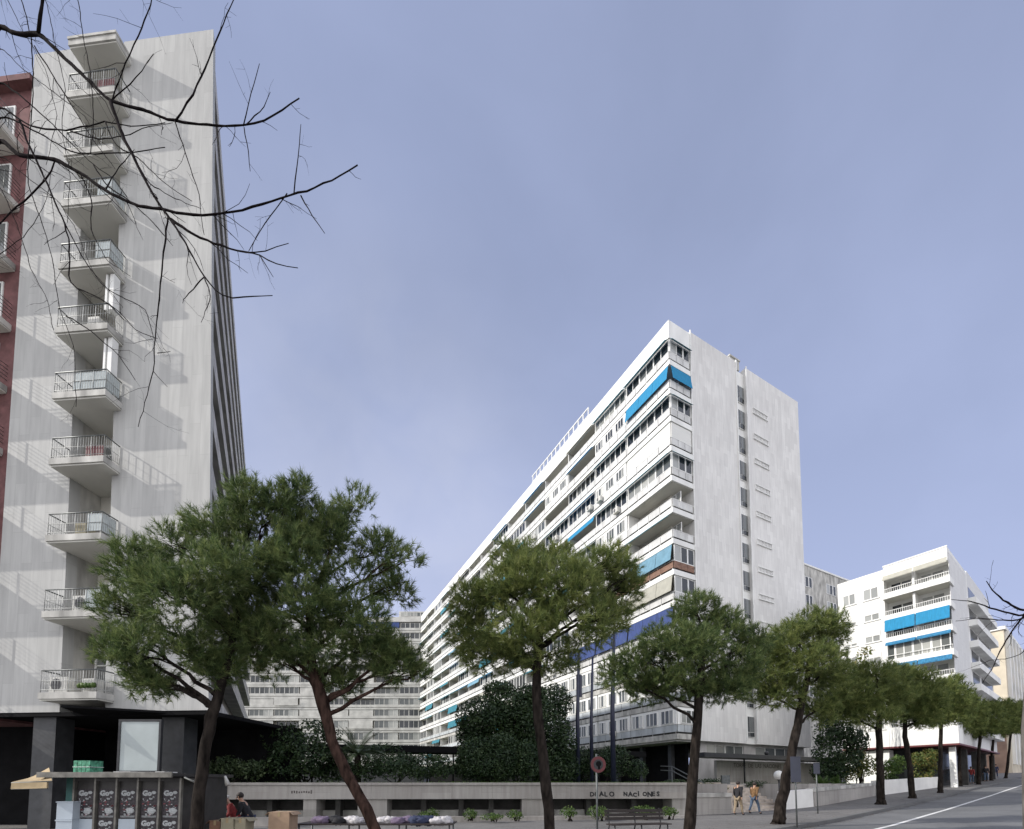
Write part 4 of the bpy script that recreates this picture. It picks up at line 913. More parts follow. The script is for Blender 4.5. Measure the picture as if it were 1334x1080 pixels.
for q in ([(0, 60), (30, 90), (70, 120), (110, 150), (132, 190)], [(0, 200), (40, 235), (75, 260), (100, 300), (118, 350), (160, 400)], [(60, 0), (72, 60), (85, 110), (80, 170), (92, 230), (88, 290)], [(0, 240), (25, 300), (40, 350), (62, 390), (70, 430)], [(92, 171), (130, 182), (160, 178), (195, 165), (225, 160)], [(10, 0), (30, 40), (60, 90), (75, 150), (60, 215)], [(144, 133), (170, 110), (185, 92), (200, 70)], [(176, 209), (195, 240), (235, 262), (262, 272)], [(0, 330), (30, 310), (62, 262), (66, 225)], [(104, 225), (120, 260), (118, 300), (140, 340), (170, 360)], [(320, 163), (345, 140), (352, 120)], [(266, 361), (275, 385), (262, 420)], [(266, 361), (240, 388), (238, 395)], [(137, 248), (150, 225), (175, 195)]): px_branch(q, 5.5, 5.1, .0075, .0025)
px_branch([(81, 283), (110, 340), (140, 378), (190, 402), (200, 440)], 5.4, 5.1, .007, .003)
g8 = np.array([9.05, 8.3]); z8 = gz(*g8); Y8 = 8.3
bare2 = thing('bare_tree', (g8[0], g8[1], z8), 'leafless tree whose grey trunk stands at the right edge, twigs over the beige building', 'tree')
bare = bare2
m = MB(); h2 = at(1352, 800, 8.3); m.tube([(g8[0], g8[1], z8-.1), (g8[0]+.0, 8.3, .9), (g8[0]+.06, 8.3, 2.6), h2, h2+np.array([.2, .1, 2.5])], [.15, .125, .11, .09, .05], 12); m.build('trunk', M['grey_bark'], bare2)
px_branch([(1334, 797), (1312, 785), (1297, 774), (1285, 757)], 8.2, 7.9, .022, .006, h2); px_branch([(1334, 803), (1315, 799), (1297, 794), (1268, 784), (1240, 781)], 8.2, 7.8, .018, .005, h2)
px_branch([(1334, 806), (1320, 809), (1295, 807), (1268, 806), (1245, 809)], 8.2, 7.9, .013, .004, h2); px_branch([(1333, 803), (1318, 822), (1303, 847), (1292, 873), (1280, 890)], 8.2, 8.0, .014, .004, h2)
px_branch([(1334, 850), (1315, 858), (1290, 860), (1265, 870)], 8.2, 8.0, .008, .003, h2)

# ------------------------------------------------------------------ garden terrace, walls, steps
GA = at(268, 1019, 22.0); GB = at(893, 1023, 23.3); gdir = (GB-GA)[:2]; GLEN = np.linalg.norm(gdir); gdir = gdir/GLEN; gback = np.array([-gdir[1], gdir[0]])
FG = Fr(GA[:2], gdir, gback); GT = EYE+.02; GZG = EYE-.04
wl = thing('garden_wall', (*FG(GLEN/2, .5, 0)[:2], -.4), 'long low stone garden wall with an overhanging coping band and dark recesses below', 'wall')
def pxa(px):   # distance along the wall of a picture column
    r = ray(px, 1040); d = np.array([r[0], r[1]]); A = np.array([[d[0], -gdir[0]], [d[1], -gdir[1]]]); t = np.linalg.solve(A, GA[:2]); return t[1]
b = MB(); 
for k in range(12): b.box(FG, GLEN*k/12+.004, GLEN*(k+1)/12-.004, -.12, .55, GT-.12, GT); b.box(FG, GLEN*k/12+.003, GLEN*(k+1)/12-.003, -.06, .5, GT-.78, GT-.123)
b.build('coping', M['stone_wall'], wl)
b = MB(); b.box(FG, 0, GLEN, .552, 1.5, GZG-.15, GZG+.001); b.build('planter_top', M['lawn'], wl)
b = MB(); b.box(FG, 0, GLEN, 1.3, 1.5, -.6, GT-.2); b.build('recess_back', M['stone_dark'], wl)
b = MB(); b.box(FG, 0, GLEN, .95, 1.29, -.6, .32); b.build('recess_ledge', M['dirty'], wl)
for p0, p1 in ((262, 276), (395, 412), (466, 504), (680, 714), (876, 893)):
    b = MB(); b.box(FG, pxa(p0), pxa(p1), .03, 1.28, -.6, GT-.785); b.build('pier', M['stone_wall'], wl)
for px in (345, 436, 550, 600, 640, 770, 830):
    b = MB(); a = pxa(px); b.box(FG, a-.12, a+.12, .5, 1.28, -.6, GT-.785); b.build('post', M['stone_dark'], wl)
b = MB(); b.box(FG, -.3, GLEN, -1.15, -.95, -.6, .14); b.build('planter_kerb', M['stone_wall'], wl)
for px, body, sz in ((768, 'DIALO  NACIONES', .30), (380, 'ESPEJO', .2)):
    t = MB(); a = pxa(px); o3 = FG(a, -.066, GT-.66); [t.text(ch, .30*random.uniform(.85, 1.1), FG(a+.235*ci, -.066, GT-.66+random.uniform(-.025, .025)), (gdir[0], gdir[1], random.uniform(-.1, .1)), (-gback[0], -gback[1], 0), .001, bold=random.uniform(.008, .018)) for ci, ch in enumerate(body) if ch != ' '] if px > 700 else [t.box(FG, a+.11*k, a+.06+.11*k, -.068, -.0605, GT-.5+random.uniform(-.03, .03), GT-.38+random.uniform(-.05, .03)) for k in range(9)]
    t.build('graffiti', M['ink_black'] if px > 700 else M['ink_faded'], wl)
st = tag(MB().box(FG, -.3, GLEN, -.94, -.0, -.6, .03).build('planting_bed', M['lawn']), kind='structure')
# terrace ground
q1 = ground_at(905, 1061); q2 = ground_at(953, 1060); s1 = ground_at(1022, 1055); s2 = ground_at(1060, 1051); r2 = ground_at(1140, 1037); r3 = ground_at(1178, 1030)
gpoly = [FG(-.2, 1.47, 0)[:2], FG(GLEN, 1.47, 0)[:2], (q1[0]+.3, q1[1]+.3), (q2[0], q2[1]+.4), (q2[0]+1, q2[1]+4.6), (s1[0]+.6, s1[1]+4.2), (s2[0], s2[1]+.4), (r2[0]-.2, r2[1]+.5), (r3[0]-.2, r3[1]+.6), (46, 60), (40, 140), (-90, 140), (-40, 60), (-20, 40)]
b = MB(); b.face([(x, y, GZG) for x, y in gpoly]); b.mi(1)
for (xa, ya), (xb, yb) in zip(gpoly[:8], gpoly[1:9]): b.face([(xa, ya, -1.5), (xb, yb, -1.5), (xb, yb, GZG), (xa, ya, GZG)])
o = b.build('garden_ground', [M['lawn'], M['stone_wall']]); o['kind'] = 'structure'
def wall_run(name, label, p, q, h0, h1, th=.35, m='stone_wall', cop=True, zb=None):
    p = np.array(p); q = np.array(q); d = (q-p)[:2]; L = np.linalg.norm(d); d /= L; n = np.array([-d[1], d[0]]); root = thing(name, ((p[0]+q[0])/2, (p[1]+q[1])/2, min(p[2], q[2])-.2), label, 'wall')
    def hx(mb, a0, a1, b0, b1, f0, f1):
        P = lambda a, bb, z: (*(p[:2]+d*a+n*bb), z)
        mb.hexa([P(a0, b0, f0(a0)), P(a1, b0, f0(a1)), P(a1, b1, f0(a1)), P(a0, b1, f0(a0)), P(a0, b0, f1(a0)), P(a1, b0, f1(a1)), P(a1, b1, f1(a1)), P(a0, b1, f1(a0))])
    top = lambda a: h0+(h1-h0)*a/L
    b = MB(); hx(b, 0, L, 0, th, lambda a: min(p[2], q[2])-.3, lambda a: top(a)-.2 if cop else top(a)); b.build('wall_body', M[m], root)
    if cop: b = MB(); hx(b, -.03, L+.03, -.05, th+.05, lambda a: top(a)-.197, top); b.build('coping', M['dirty' if m == 'stone_wall' else m], root)
    return root
wall_run('garden_wall', 'lower stone wall under the clipped hedge, left of the steps', (GB[0]+.02, GB[1]+.25, .0), q2, at(905, 1033, 24.3)[2], at(955, 1033, 24.6)[2])
wall_run('stair_wall', 'bright white flank wall right of the steps', s1, s2, at(1022, 1031, s1[1])[2], at(1060, 1028, s2[1])[2], m='stone_white', cop=False)
wall_run('garden_wall', 'coped stone planter wall right of the white stair wall', (s2[0]+.06, s2[1], s2[2]), r2, at(1060, 1027, s2[1])[2], at(1140, 1020, r2[1])[2])
wall_run('garden_wall', 'white planter wall before the white corner building, behind the street pines', (r2[0]+.3, r2[1]+.2, r2[2]), ground_at(1228, 1025), at(1142, 1017, r2[1])[2], at(1226, 1012, 45)[2], m='stone_white', cop=False)
# steps
sw = thing('steps', (*((q2+s1)/2)[:2], q2[2]), 'worn stone steps climbing from the pavement to the garden terrace', 'steps')
sd = (s1-q2)[:2]; SLn = np.linalg.norm(sd); sd /= SLn; sb_ = np.array([-sd[1], sd[0]]); FS = Fr(q2[:2], sd, sb_)
for k in range(10):
    b = MB(); b.box(FS, .05, SLn+.9, .2+.4*k, .2+.4*(k+1)+(0 if k < 9 else 1.5), -.3, q2[2]+.16*(k+1)); b.build('step', M['step'], sw)
hr = tag(MB().build('x', M['step']) if False else thing('handrail', (*FS(.1, 2.0, 0)[:2], q2[2]), 'grey metal handrail slanting up beside the steps', 'handrail'))
b = MB()
for off in (.0, .25): b.tube([FS(-.1, .3, q2[2]+1.0-off), FS(-.1, 4.2, q2[2]+2.55-off), FS(-.1, 5.2, q2[2]+2.6-off)], .028, 6)
b.build('rail', M['rail_metal'], hr)
b = MB()
for bb_ in (.35, 2.2, 4.2): b.tube([FS(-.1, bb_, q2[2]), FS(-.1, bb_, q2[2]+1.0+1.55*min(1, (bb_-.3)/3.9))], .025, 6)
b.build('post', M['rail_metal'], hr)
bx_ = thing('utility_box', (*at(946, 1018, 27)[:2], GZG), 'small grey metal box on a post behind the lower wall', 'box'); c_ = at(946, 1015, 27)
b = MB(); b.box(WF, c_[0]-.22, c_[0]+.22, 27, 27.2, c_[2]-.28, c_[2]+.22); b.build('door', M['rail_metal'], bx_); b = MB(); b.tube([(c_[0], 27.1, GZG-.4), (c_[0], 27.1, c_[2]-.28)], .04, 6); b.build('post', M['rail_metal'], bx_)

# covered walkway roofs
cw = thing('covered_walkway', (-12, 36, GZG), 'low flat dark canopy on thin posts crossing behind the garden', 'canopy')
w0, w1, w2 = at(305, 974, 33.5), at(600, 979, 37.5), at(842, 984, 43.4); w0[2] = w1[2] = w2[2] = 4.35
b = MB()
for p, q in ((w0, w1), (w1, w2)):
    d = unit((q-p)[:2]); n = np.array([-d[1], d[0]])
    P = lambda e, o, z: (*(e[:2]+n*o), z)
    b.hexa([P(p, 0, 4.02), P(q, 0, 4.02), P(q, 2.4, 4.02), P(p, 2.4, 4.02), P(p, 0, 4.52), P(q, 0, 4.52), P(q, 2.4, 4.52), P(p, 2.4, 4.52)])
b.build('roof', M['black'], cw)
for px in (350, 405, 520, 556, 590, 650, 700, 790):
    t = (px-305)/(842-305); q = at(px, 980, 33.9+9.5*t); b = MB(); b.tube([(q[0], q[1]+.3, GZG-.1), (q[0], q[1]+.3, 4.0)], .07, 8); b.build('post', M['black'], cw)
cw2 = thing('covered_walkway', (*FM(-4, 10, 0)[:2], GZG), 'thin dark canopy in front of the stone end wall of the white block', 'canopy')
b = MB(); b.box(FM, -4.6, -2.7, -1.5, 22.3, 3.98, 4.38); b.build('roof', M['dark_metal'], cw2)
for q in (-.8, 6, 14, 21.5): b = MB(); b.tube([FM(-3.1, q, GZG-.1), FM(-3.1, q, 3.98)], .08, 8); b.build('post', M['dark_metal'], cw2)
c_ = FM(-4, 8.3, 4.4); b = MB(); b.ball((c_[0], c_[1], 4.62), .22, 10, 8); b.tube([(c_[0], c_[1], 4.37), (c_[0], c_[1], 4.5)], .06); b.build('roof_vent', M['dark_metal'], cw2)
# ------------------------------------------------------------------ garden plants
shrub('bush', 'tall dark rounded evergreen bush behind the garden wall, left of the straight pine', 'bush', [E(630, 935, 36, 28, 29), E(668, 925, 36, 26, 29.4), E(705, 945, 36, 38, 29), E(735, 970, 16, 34, 28.6), E(640, 985, 45, 40, 29.6), E(700, 990, 42, 35, 29.3), E(612, 955, 18, 26, 29), E(665, 955, 45, 40, 30), E(720, 915, 26, 24, 29.5), E(725, 1000, 30, 26, 29), E(650, 900, 22, 14, 29.5), E(690, 905, 22, 14, 29.5)], 150, .10, 'bush', base=GZG, k=2.2, gap=-2.4)
shrub('bush', 'clipped lower leafy bush in front of the tall dark bush, touching the wall top', 'bush', [E(620, 988, 24, 28, 26), E(655, 985, 28, 30, 26), E(685, 990, 20, 26, 26), E(604, 1000, 14, 18, 26), E(640, 1000, 40, 20, 26.3)], 230, .08, 'bush', base=GZG, k=3, gap=-2.6)
shrub('bush', 'dark bush around the three blue poles, right of the straight pine', 'bush', [E(762, 995, 26, 22, 31), E(800, 992, 24, 22, 31), E(742, 1000, 18, 18, 31), E(830, 1003, 14, 14, 31)], 170, .09, 'bush', base=GZG)
shrub('leafy_tree', 'loose leafed small tree in front of the rear block, left of the leaning trunk', 'tree', [E(370, 965, 28, 22, 26), E(405, 955, 30, 18, 26), E(395, 985, 42, 26, 26), E(435, 975, 22, 24, 26.3), E(350, 995, 20, 20, 26), E(380, 1000, 50, 20, 26.3), E(430, 1000, 30, 20, 26.5)], 95, .11, 'bush', base=GZG, gap=-.5, k=3.4, stems=8)
shrub('bush', 'spiky dark shrub under the side of the travertine tower', 'bush', [E(295, 1000, 22, 16, 24), E(325, 1004, 18, 14, 24), E(275, 1003, 12, 13, 24)], 120, .09, 'palm', base=GZG)
shrub('bush', 'low dark mass of shrubs behind the wall between palm and bush', 'bush', [E(510, 1000, 22, 16, 25), E(545, 1004, 18, 13, 25.5), E(575, 1000, 16, 16, 25), E(475, 1004, 20, 14, 25), E(530, 995, 14, 14, 27), E(500, 990, 30, 22, 28), E(555, 998, 30, 16, 27.5), E(440, 1000, 30, 18, 27.5)], 150, .085, 'bush', base=GZG, gap=-1.5)
shrub('hedge', 'low clipped hedge with reddish tips on the lower wall left of the steps', 'hedge', [E(868 + 0, 1026, 1, 1, 25), E(905, 1025, 14, 5.5, 25.2, asp=.5), E(922, 1025, 14, 5.5, 25.2, asp=.5), E(940, 1026, 9, 5, 25.2, asp=.5)], 260, .05, 'orange_leaf', base=.8)
shrub('hedge', 'dark clipped strip of hedge along the foot of the stone podium', 'hedge', [E(925, 1018, 20, 4, 30, asp=.4), E(985, 1022, 18, 5, 30, asp=.4), E(880, 1019, 18, 4, 30, asp=.4)], 160, .07, 'bush', base=GZG-.6)
shrub('conifer', 'dark layered conifer right of the end wall behind the forked pine', 'tree', [E(1090, 925, 22, 22, 36), E(1085, 955, 26, 22, 36), E(1090, 985, 30, 24, 36), E(1110, 965, 20, 18, 36), E(1080, 1005, 22, 14, 36)], 70, .13, 'bush', base=GZG-.2, k=2.4, gap=-1.2)
shrub('orange_tree', 'small orange tree with reddish yellow leaf tips left of the thick street pine', 'tree', [E(1110, 990, 18, 16, 38), E(1128, 998, 14, 14, 38), E(1105, 1008, 16, 10, 38)], 75, .11, 'orange_leaf', base=GZG-.3)
shrub('orange_tree', 'orange tree with yellow tips between the two pines before the corner building', 'tree', [E(1200, 990, 16, 10, 43), E(1212, 985, 12, 10, 43), E(1202, 1008, 12, 10, 43), E(1215, 1000, 8, 10, 43)], 70, .12, 'orange_leaf', base=.9)
shrub('orange_tree', 'dark green orange tree hidden behind the thick street pine', 'tree', [E(1155, 1002, 14, 12, 40), E(1170, 996, 12, 12, 40), E(1160, 1014, 10, 7, 40)], 75, .12, 'shrub', base=.9)
shrub('leafy_tree', 'thin half bare tree with pale leaves before the white corner building', 'tree', [E(1112, 868, 16, 14, 45), E(1128, 855, 12, 14, 45), E(1100, 880, 14, 14, 45), E(1125, 885, 16, 14, 45)], 16, .16, 'orange_leaf', base=GZG-.4, gap=-.6, stems=14)
for lab, px, py, rx, ry, Y in (('big leafed weed at the foot of the wall, left of the straight pine', 612, 1062, 9, 8, 21.2), ('small green weed beside the clothes heap, under the wall recess', 552, 1066, 9, 7, 20.6), ('round green shrub under the wall recess, right of the clothes heap', 563, 1063, 8, 9, 20.9), ('bright shrub beside the sign pole, left of the bench', 778, 1058, 14, 9, 21.0), ('long bright shrub behind the bench back', 838, 1056, 16, 7, 21.3), ('bright tuft of leaves at the right end of the bench', 870, 1057, 11, 6, 21.4), ('pale weed just right of the straight pine trunk', 740, 1058, 10, 8, 21.0), ('sprawling weed left of the straight pine at the bed edge', 640, 1068, 14, 5, 20.8), ('dark green weed low under the wall between two weeds', 670, 1062, 10, 7, 21.0)):
    c, r = E(px, py, rx, ry, Y); gb = .03
    shrub('garden_plant', lab, 'plant', [(np.array([c[0], c[1], max(c[2], gb+r[2]*.8)]), r), (np.array([c[0]+r[0]*.5, c[1], max(c[2], gb+r[2])*.9]), r*.7)], 170, .055, 'shrub', group='plants in the bed under the garden wall', stems=4, base=gb)
def frond_plant(name, label, cat, base, n, L, rise, droop, m, leafl, leafw, trunk=0, group=None):
    base = np.array(base, float); root = thing(name, base, label, cat, group); T = []; s = MB(); top = base+np.array([0, 0, trunk])
    for k in range(n):
        ph = 2*math.pi*k/n*1.618*4+RNG.uniform(-.2, .2); el = RNG.uniform(*rise); d = np.array([math.cos(ph)*math.cos(el), math.sin(ph)*math.cos(el), math.sin(el)]); p = top.copy(); pts = [p]
        for i in range(12): p = p+d*L/12; d = unit(d+np.array([0, 0, -droop/12])); pts.append(p)
        s.tube(pts, list(np.linspace(.014, .004, 13)), 4, cap=False)
        for i in range(1, 13):
            t = unit(pts[i]-pts[i-1]); sd_ = unit(np.cross(t, [0, 0, 1])); f = math.sin(math.pi*min(1, (i+1)/14))
            for q in (0, .5):
                for sg in (-1, 1):
                    o_ = pts[i-1]+(pts[i]-pts[i-1])*q; e = o_+(sd_*sg*.85+t*.55+np.array([0, 0, .12]))*leafl*f; T.append([o_-t*leafw, o_+t*leafw, e])
    soup('frond', np.array(T), M[m], root); s.build('frond_rib', M[m], root)
    if trunk: b = MB(); b.tube([base-np.array([0, 0, .1]), top], [.2, .16], 10); b.build('trunk', M['bark'], root)
    return root
q = at(466, 985, 25); frond_plant('cycad_palm', 'dark palm with arching fronds just right of the leaning pine trunk', 'palm', (q[0], q[1], GZG), 34, 1.9, (.15, 1.3), 1.1, 'palm', .34, .03, trunk=1.5)
for lab, px, Y, z in (('spiky yucca on the planter beside the white stair wall', 1072, 31, 1.35), ('second spiky yucca to the right, before the dark conifer', 1092, 32.5, 1.4)):
    q = at(px, 1020, Y); frond_plant('yucca', lab, 'plant', (q[0], q[1], z), 22, 1.0, (.1, 1.2), .6, 'shrub', .22, .02, group='yuccas on the planter')
# fallen needles and leaf litter along the kerb and under the pines
n = 2600; s_ = RNG.uniform(8, 70, n); n_ = np.where(RNG.random(n) < .45, RNG.normal(NK+.12, .10, n), RNG.normal(NK-1.0, .9, n)); ok = (np.abs(n_-(NK-.09)) > .11); s_, n_ = s_[ok], n_[ok]
lp = np.array([(*xy(a, b_), gs(a)+(.008 if b_ < NK-.18 else -.131)) for a, b_ in zip(s_, n_)]); an = RNG.uniform(0, 6.28, len(lp)); dl_ = np.stack([np.cos(an), np.sin(an), np.zeros(len(lp))], 1)*RNG.uniform(.03, .09, (len(lp), 1)); dp_ = np.stack([-np.sin(an), np.cos(an), np.zeros(len(lp))], 1)*.015
M['litter'] = mat('fallen_needle_litter', (.11, .075, .045), .95, .4, 9, island=.4)
o = soup('fallen_leaves', np.stack([lp-dl_-dp_, lp-dl_+dp_, lp+dl_+np.array([0, 0, .012])], 1), M['litter']); o['kind'] = 'stuff'
# lawn: short grass just behind the wall coping
n = 5200; aa = RNG.uniform(0, GLEN, n); keep = RNG.random(n) < np.interp(aa/GLEN, [0, .4, .5, 1], [.25, .35, 1, 1]); aa = aa[keep]; bb_ = RNG.uniform(.6, 2.6, len(aa))
pb = np.array([FG(a, b_, GZG) for a, b_ in zip(aa, bb_)]); h = RNG.uniform(.05, .14, (len(pb), 1))
tp = pb+np.concatenate([RNG.normal(size=(len(pb), 2))*.03, h], 1); sd_ = np.concatenate([RNG.normal(size=(len(pb), 2))*.012, np.zeros((len(pb), 1))], 1)
o = soup('grass', np.stack([pb-sd_, pb+sd_, tp], 1), M['grass']); o['kind'] = 'stuff'

# ------------------------------------------------------------------ kiosk and market clutter
KY = 11.4; kx0, kx1 = at(70, 1040, KY)[0], at(235, 1040, KY)[0]; kz = gz((kx0+kx1)/2, KY)-.02; kt = at(150, 1009, KY)[2]
kiosk = thing('kiosk', ((kx0+kx1)/2, KY+.8, kz), 'dark grey street kiosk with closed shutters covered in posters', 'kiosk')
px0 = at(96, 1040, KY)[0]; pw_ = (kx1-px0)/5
b = MB(); b.box(WF, px0, kx1-.02, KY+.06, KY+1.9, kz, kt-.06); b.build('body', M['kiosk'], kiosk)
b = MB(); b.box(WF, kx0+.05, px0-.003, KY+.25, KY+1.9, kz, kt-.06); b.build('side_cabin', M['teal_paint'], kiosk)
b = MB(); b.box(WF, kx0-.05, kx1+.05, KY-.35, KY+2.05, kt-.05, kt+.03); b.mi(1).box(WF, kx0-.05, kx1+.05, KY-.40, KY-.353, kt-.075, kt+.05); b.build('roof', [M['kiosk'], M['kiosk_roof']], kiosk)
for k in range(6):
    b = MB(); x = px0+pw_*k; b.box(WF, x-.022, x+.022, KY-.02, KY+.058, kz, kt-.08); b.build('shutter_post', M['kiosk_roof'], kiosk)
b = MB(); b.box(WF, px0, kx1, KY-.012, KY+.055, kt-.16, kt-.08); b.build('fascia', M['kiosk'], kiosk)
def poster(x, z, i):
    w, hgt = pw_-.10, .70; r = thing('poster', (x+w/2, KY+.04, z), None, 'poster', 'band posters pasted on the kiosk'); F = WF; y = KY+.045
    b = MB(); b.box(F, x, x+w, y, y+.012, z, z+hgt); b.build('sheet', M['poster'], r)
    rs = random.Random(3); g = MB(); g.text('Go', .17, (x+.03, y-.004, z+hgt-.16), (1, 0, 0), (0, -1, 0), .001, bold=.011)
    g.ball((x+w*.72, y, z+hgt-.09), .055, 8, 6, (1.1, .03, .7)); g.ball((x+w*.62, y, z+.17), .10, 8, 6, (1.1, .03, .8), .2)
    for q in range(26): a, c = rs.uniform(.03, w-.1), rs.uniform(.05, hgt-.2); g.box(F, x+a, x+a+rs.uniform(.01, .05), y-.004, y-.001, z+c, z+c+rs.uniform(.006, .03))
    for q in range(3): g.box(F, x+.03, x+w-.04, y-.004, y-.001, z+.02+.016*q, z+.027+.016*q)
    g.build('print', M['ink_grey'], r); g = MB()
    for q in range(8): a, c = rs.uniform(.02, w-.09), rs.uniform(.05, hgt-.2); g.box(F, x+a, x+a+.05, y-.003, y-.0008, z+c, z+c+.03)
    g.build('red_print', M['ink_red'], r); r['label'] = POSTER_LABELS[i]
POSTER_LABELS = ['dark band poster in the upper row, on the leftmost shutter', 'dark band poster in the upper row, second shutter from the left', 'dark band poster in the upper row, middle shutter above a pale sheet', 'dark band poster in the upper row, fourth shutter from the left', 'dark band poster in the upper row, on the rightmost shutter', 'dark band poster in the lower row, second shutter from the left', 'dark band poster in the lower row, fourth shutter from the left', 'dark band poster in the lower row, on the rightmost shutter']
zp = at(150, 1066, KY)[2]; zp2 = zp-.72
i_ = 0
for k in range(5): poster(px0+pw_*k+.05, zp, i_); i_ += 1
for k in (1, 3, 4): poster(px0+pw_*k+.05, zp2, i_); i_ += 1
for k, lab in ((0, 'plain pale sheet on the leftmost kiosk shutter under a poster'), (2, 'plain pale sheet on the middle kiosk shutter under a poster')):
    b = MB(); b.box(WF, px0+pw_*k+.05, px0+pw_*k+pw_-.05, KY+.03, KY+.05, zp2, zp-.02); tag(recenter(b.build('blank_sheet', M['fridge'])), lab, 'sheet')
for lab, z0, z1 in (('upper pale blue white box stacked left of the kiosk shutters', at(84, 1068, KY-.15)[2]+.005, at(84, 1044, KY-.15)[2]), ('lower pale blue white box stacked left of the kiosk shutters', kz, at(84, 1068, KY-.15)[2])):
    b = MB(); xa, xb = at(74, 1050, KY-.15)[0], at(95, 1050, KY-.15)[0]; b.box(WF, xa, xb, KY-.15, KY+.22, z0, z1-.03); b.box(WF, xa-.012, xb+.012, KY-.165, KY+.22, z1-.03, z1); tag(recenter(b.build('storage_box', M['fridge'])), lab, 'box', 'boxes left of the kiosk shutters')
xg = at(95, 1004, KY+.6); xh = at(118, 985, KY+.6); cr = thing('bottle_pack', (xg[0], KY+.8, kt+.03), 'green and white shrink wrapped pack of bottles on the kiosk roof', 'pack')
b = MB()
for r_ in range(2):
    for k in range(4):
        for j in range(2): b.box(WF, xg[0]+(xh[0]-xg[0])*k/4+.006, xg[0]+(xh[0]-xg[0])*(k+1)/4-.006, KY+.6+.2*j, KY+.79+.2*j, kt+.035+.17*r_, kt+.195+.17*r_)
b.build('bottles', M['green_box'], cr)
b = MB(); b.box(WF, xg[0]-.01, xh[0]+.01, KY+.59, KY+1.0, kt+.197, kt+.209); b.build('wrap_band', M['frame'], cr)
for j, (a0, a1) in enumerate(((130, 146), (150, 172), (176, 200), (204, 216))):
    b = MB(); p0, p1 = at(a0, 1005, KY+.1), at(a1, 1005, KY+.1); b.box(WF, p0[0], p1[0], KY+.05, KY+.5, kt+.032, kt+.062+.01*(j % 2)); tag(recenter(b.build('plank', M['frame'])), ['white board lying on the kiosk roof, leftmost of four', 'longer white board lying on the kiosk roof, left of the middle', 'white board lying on the kiosk roof, right of the middle', 'short white board lying on the kiosk roof, rightmost of four'][j], 'board', 'boards lying on the kiosk roof')
# canvas flaps at both ends of the kiosk
def flap(pts, m, label, pole=True):
    r = thing('canvas_flap', np.mean(pts, 0), label, 'awning'); b = MB(); p = [np.array(x) for x in pts]
    nrm = unit(np.cross(p[1]-p[0], p[3]-p[0]))*.02; g = 6
    G = lambda u, v: (p[0]*(1-u)+p[1]*u)*(1-v)+(p[3]*(1-u)+p[2]*u)*v+np.array([0, 0, -.05*math.sin(math.pi*u)*math.sin(math.pi*v)])
    for i in range(g):
        for j in range(g):
            a, c, d, e = G(i/g, j/g), G((i+1)/g, j/g), G((i+1)/g, (j+1)/g), G(i/g, (j+1)/g); b.hexa([a-nrm, c-nrm, d-nrm, e-nrm, a+nrm, c+nrm, d+nrm, e+nrm])
    b.build('canvas', M[m], r); b = MB(); b.tube([p[0], p[1]], .015, 5); b.tube([p[3], p[2]], .015, 5); b.build('frame', M['rail_metal'], r)
flap([at(15, 1020, 10.9), at(68, 1018, 10.9), at(64, 1001, 11.6), at(40, 1014, 11.6)], 'tan', 'sagging tan canvas flap hanging off the left end of the kiosk')
flap([at(15, 1028, 10.88), at(62, 1027, 10.88), at(62, 1019, 10.9), at(16, 1020, 10.9)], 'tan', 'yellowish tan valance under the left canvas flap of the kiosk')
flap([at(240, 1013, 11.2), at(262, 1022, 11.2), at(264, 1018, 12), at(240, 1008, 12)], 'kiosk_roof', 'thin grey flap sticking out at the right end of the kiosk')
a_ = at(270, 1012, 13); al = thing('market_lamp', a_, 'bent grey arm with a small pale lamp right of the kiosk', 'lamp')
b = MB(); b.tube([at(262, 1085, 13), at(262, 1013, 13), at(293, 1011, 13)], .02, 6); b.build('arm', M['rail_metal'], al); b = MB(); b.tube([at(293, 1011, 13), at(297, 1023, 13)], [.03, .07], 8); b.build('lamp_head', M['ac'], al)

def carton(label, x0, x1, ytop, Y, dep, m, open_=True):
    p0, p1 = at(x0, ytop, Y), at(x1, ytop, Y); g = gz(p0[0], Y); r = thing('cardboard_box', ((p0[0]+p1[0])/2, Y+dep/2, g), label, 'box', 'boxes of the market stall'); z1 = p0[2]
    b = MB(); b.box(WF, p0[0], p1[0], Y, Y+dep, g, z1); b.build('body', M[m], r)
    for (a, c) in ((p0[0], p0[0]-.10), (p1[0], p1[0]+.10)):
        b = MB(); b.hexa([(a-.006, Y, z1+.003), (a+.006, Y, z1+.003), (a+.006, Y+dep, z1+.003), (a-.006, Y+dep, z1+.003), (c-.006, Y, z1-.08), (c+.006, Y, z1-.08), (c+.006, Y+dep, z1-.08), (c-.006, Y+dep, z1-.08)])
        b.build('flap', M[m], r)
    b = MB(); xm = (p0[0]+p1[0])/2; b.box(WF, xm-.03, xm+.03, Y-.004, Y+dep, z1+.001, z1+.004); b.box(WF, xm-.03, xm+.03, Y-.004, Y-.001, z1-.12, z1); b.build('tape', M['tan'], r)
carton('tall tan cardboard box standing between the stall people and the leaning pine', 350, 377, 1058, 12.4, .5, 'cardboard')
carton('pale olive cardboard box in front of the two stall people, left of its twin', 288, 304, 1066, 12.0, .4, 'cardboard2')
carton('pale olive cardboard box right beside its twin, in front of the dark coated person', 306, 320, 1066, 12.05, .4, 'cardboard2')
carton('small reddish brown box low beside the left pine trunk', 273, 287, 1069, 12.2, .4, 'brown')
tx0, tx1 = at(385, 1075, 13.6), at(590, 1075, 13.6); zt_ = at(450, 1073, 13.6)[2]
tb_ = thing('market_table', ((tx0[0]+tx1[0])/2, 14, gz(tx0[0], 13.6)), 'low trestle table of the street market heaped with clothes', 'table')
b = MB(); b.box(WF, tx0[0], tx1[0], 13.5, 14.6, zt_-.04, zt_); b.build('table_top', M['wood'], tb_)
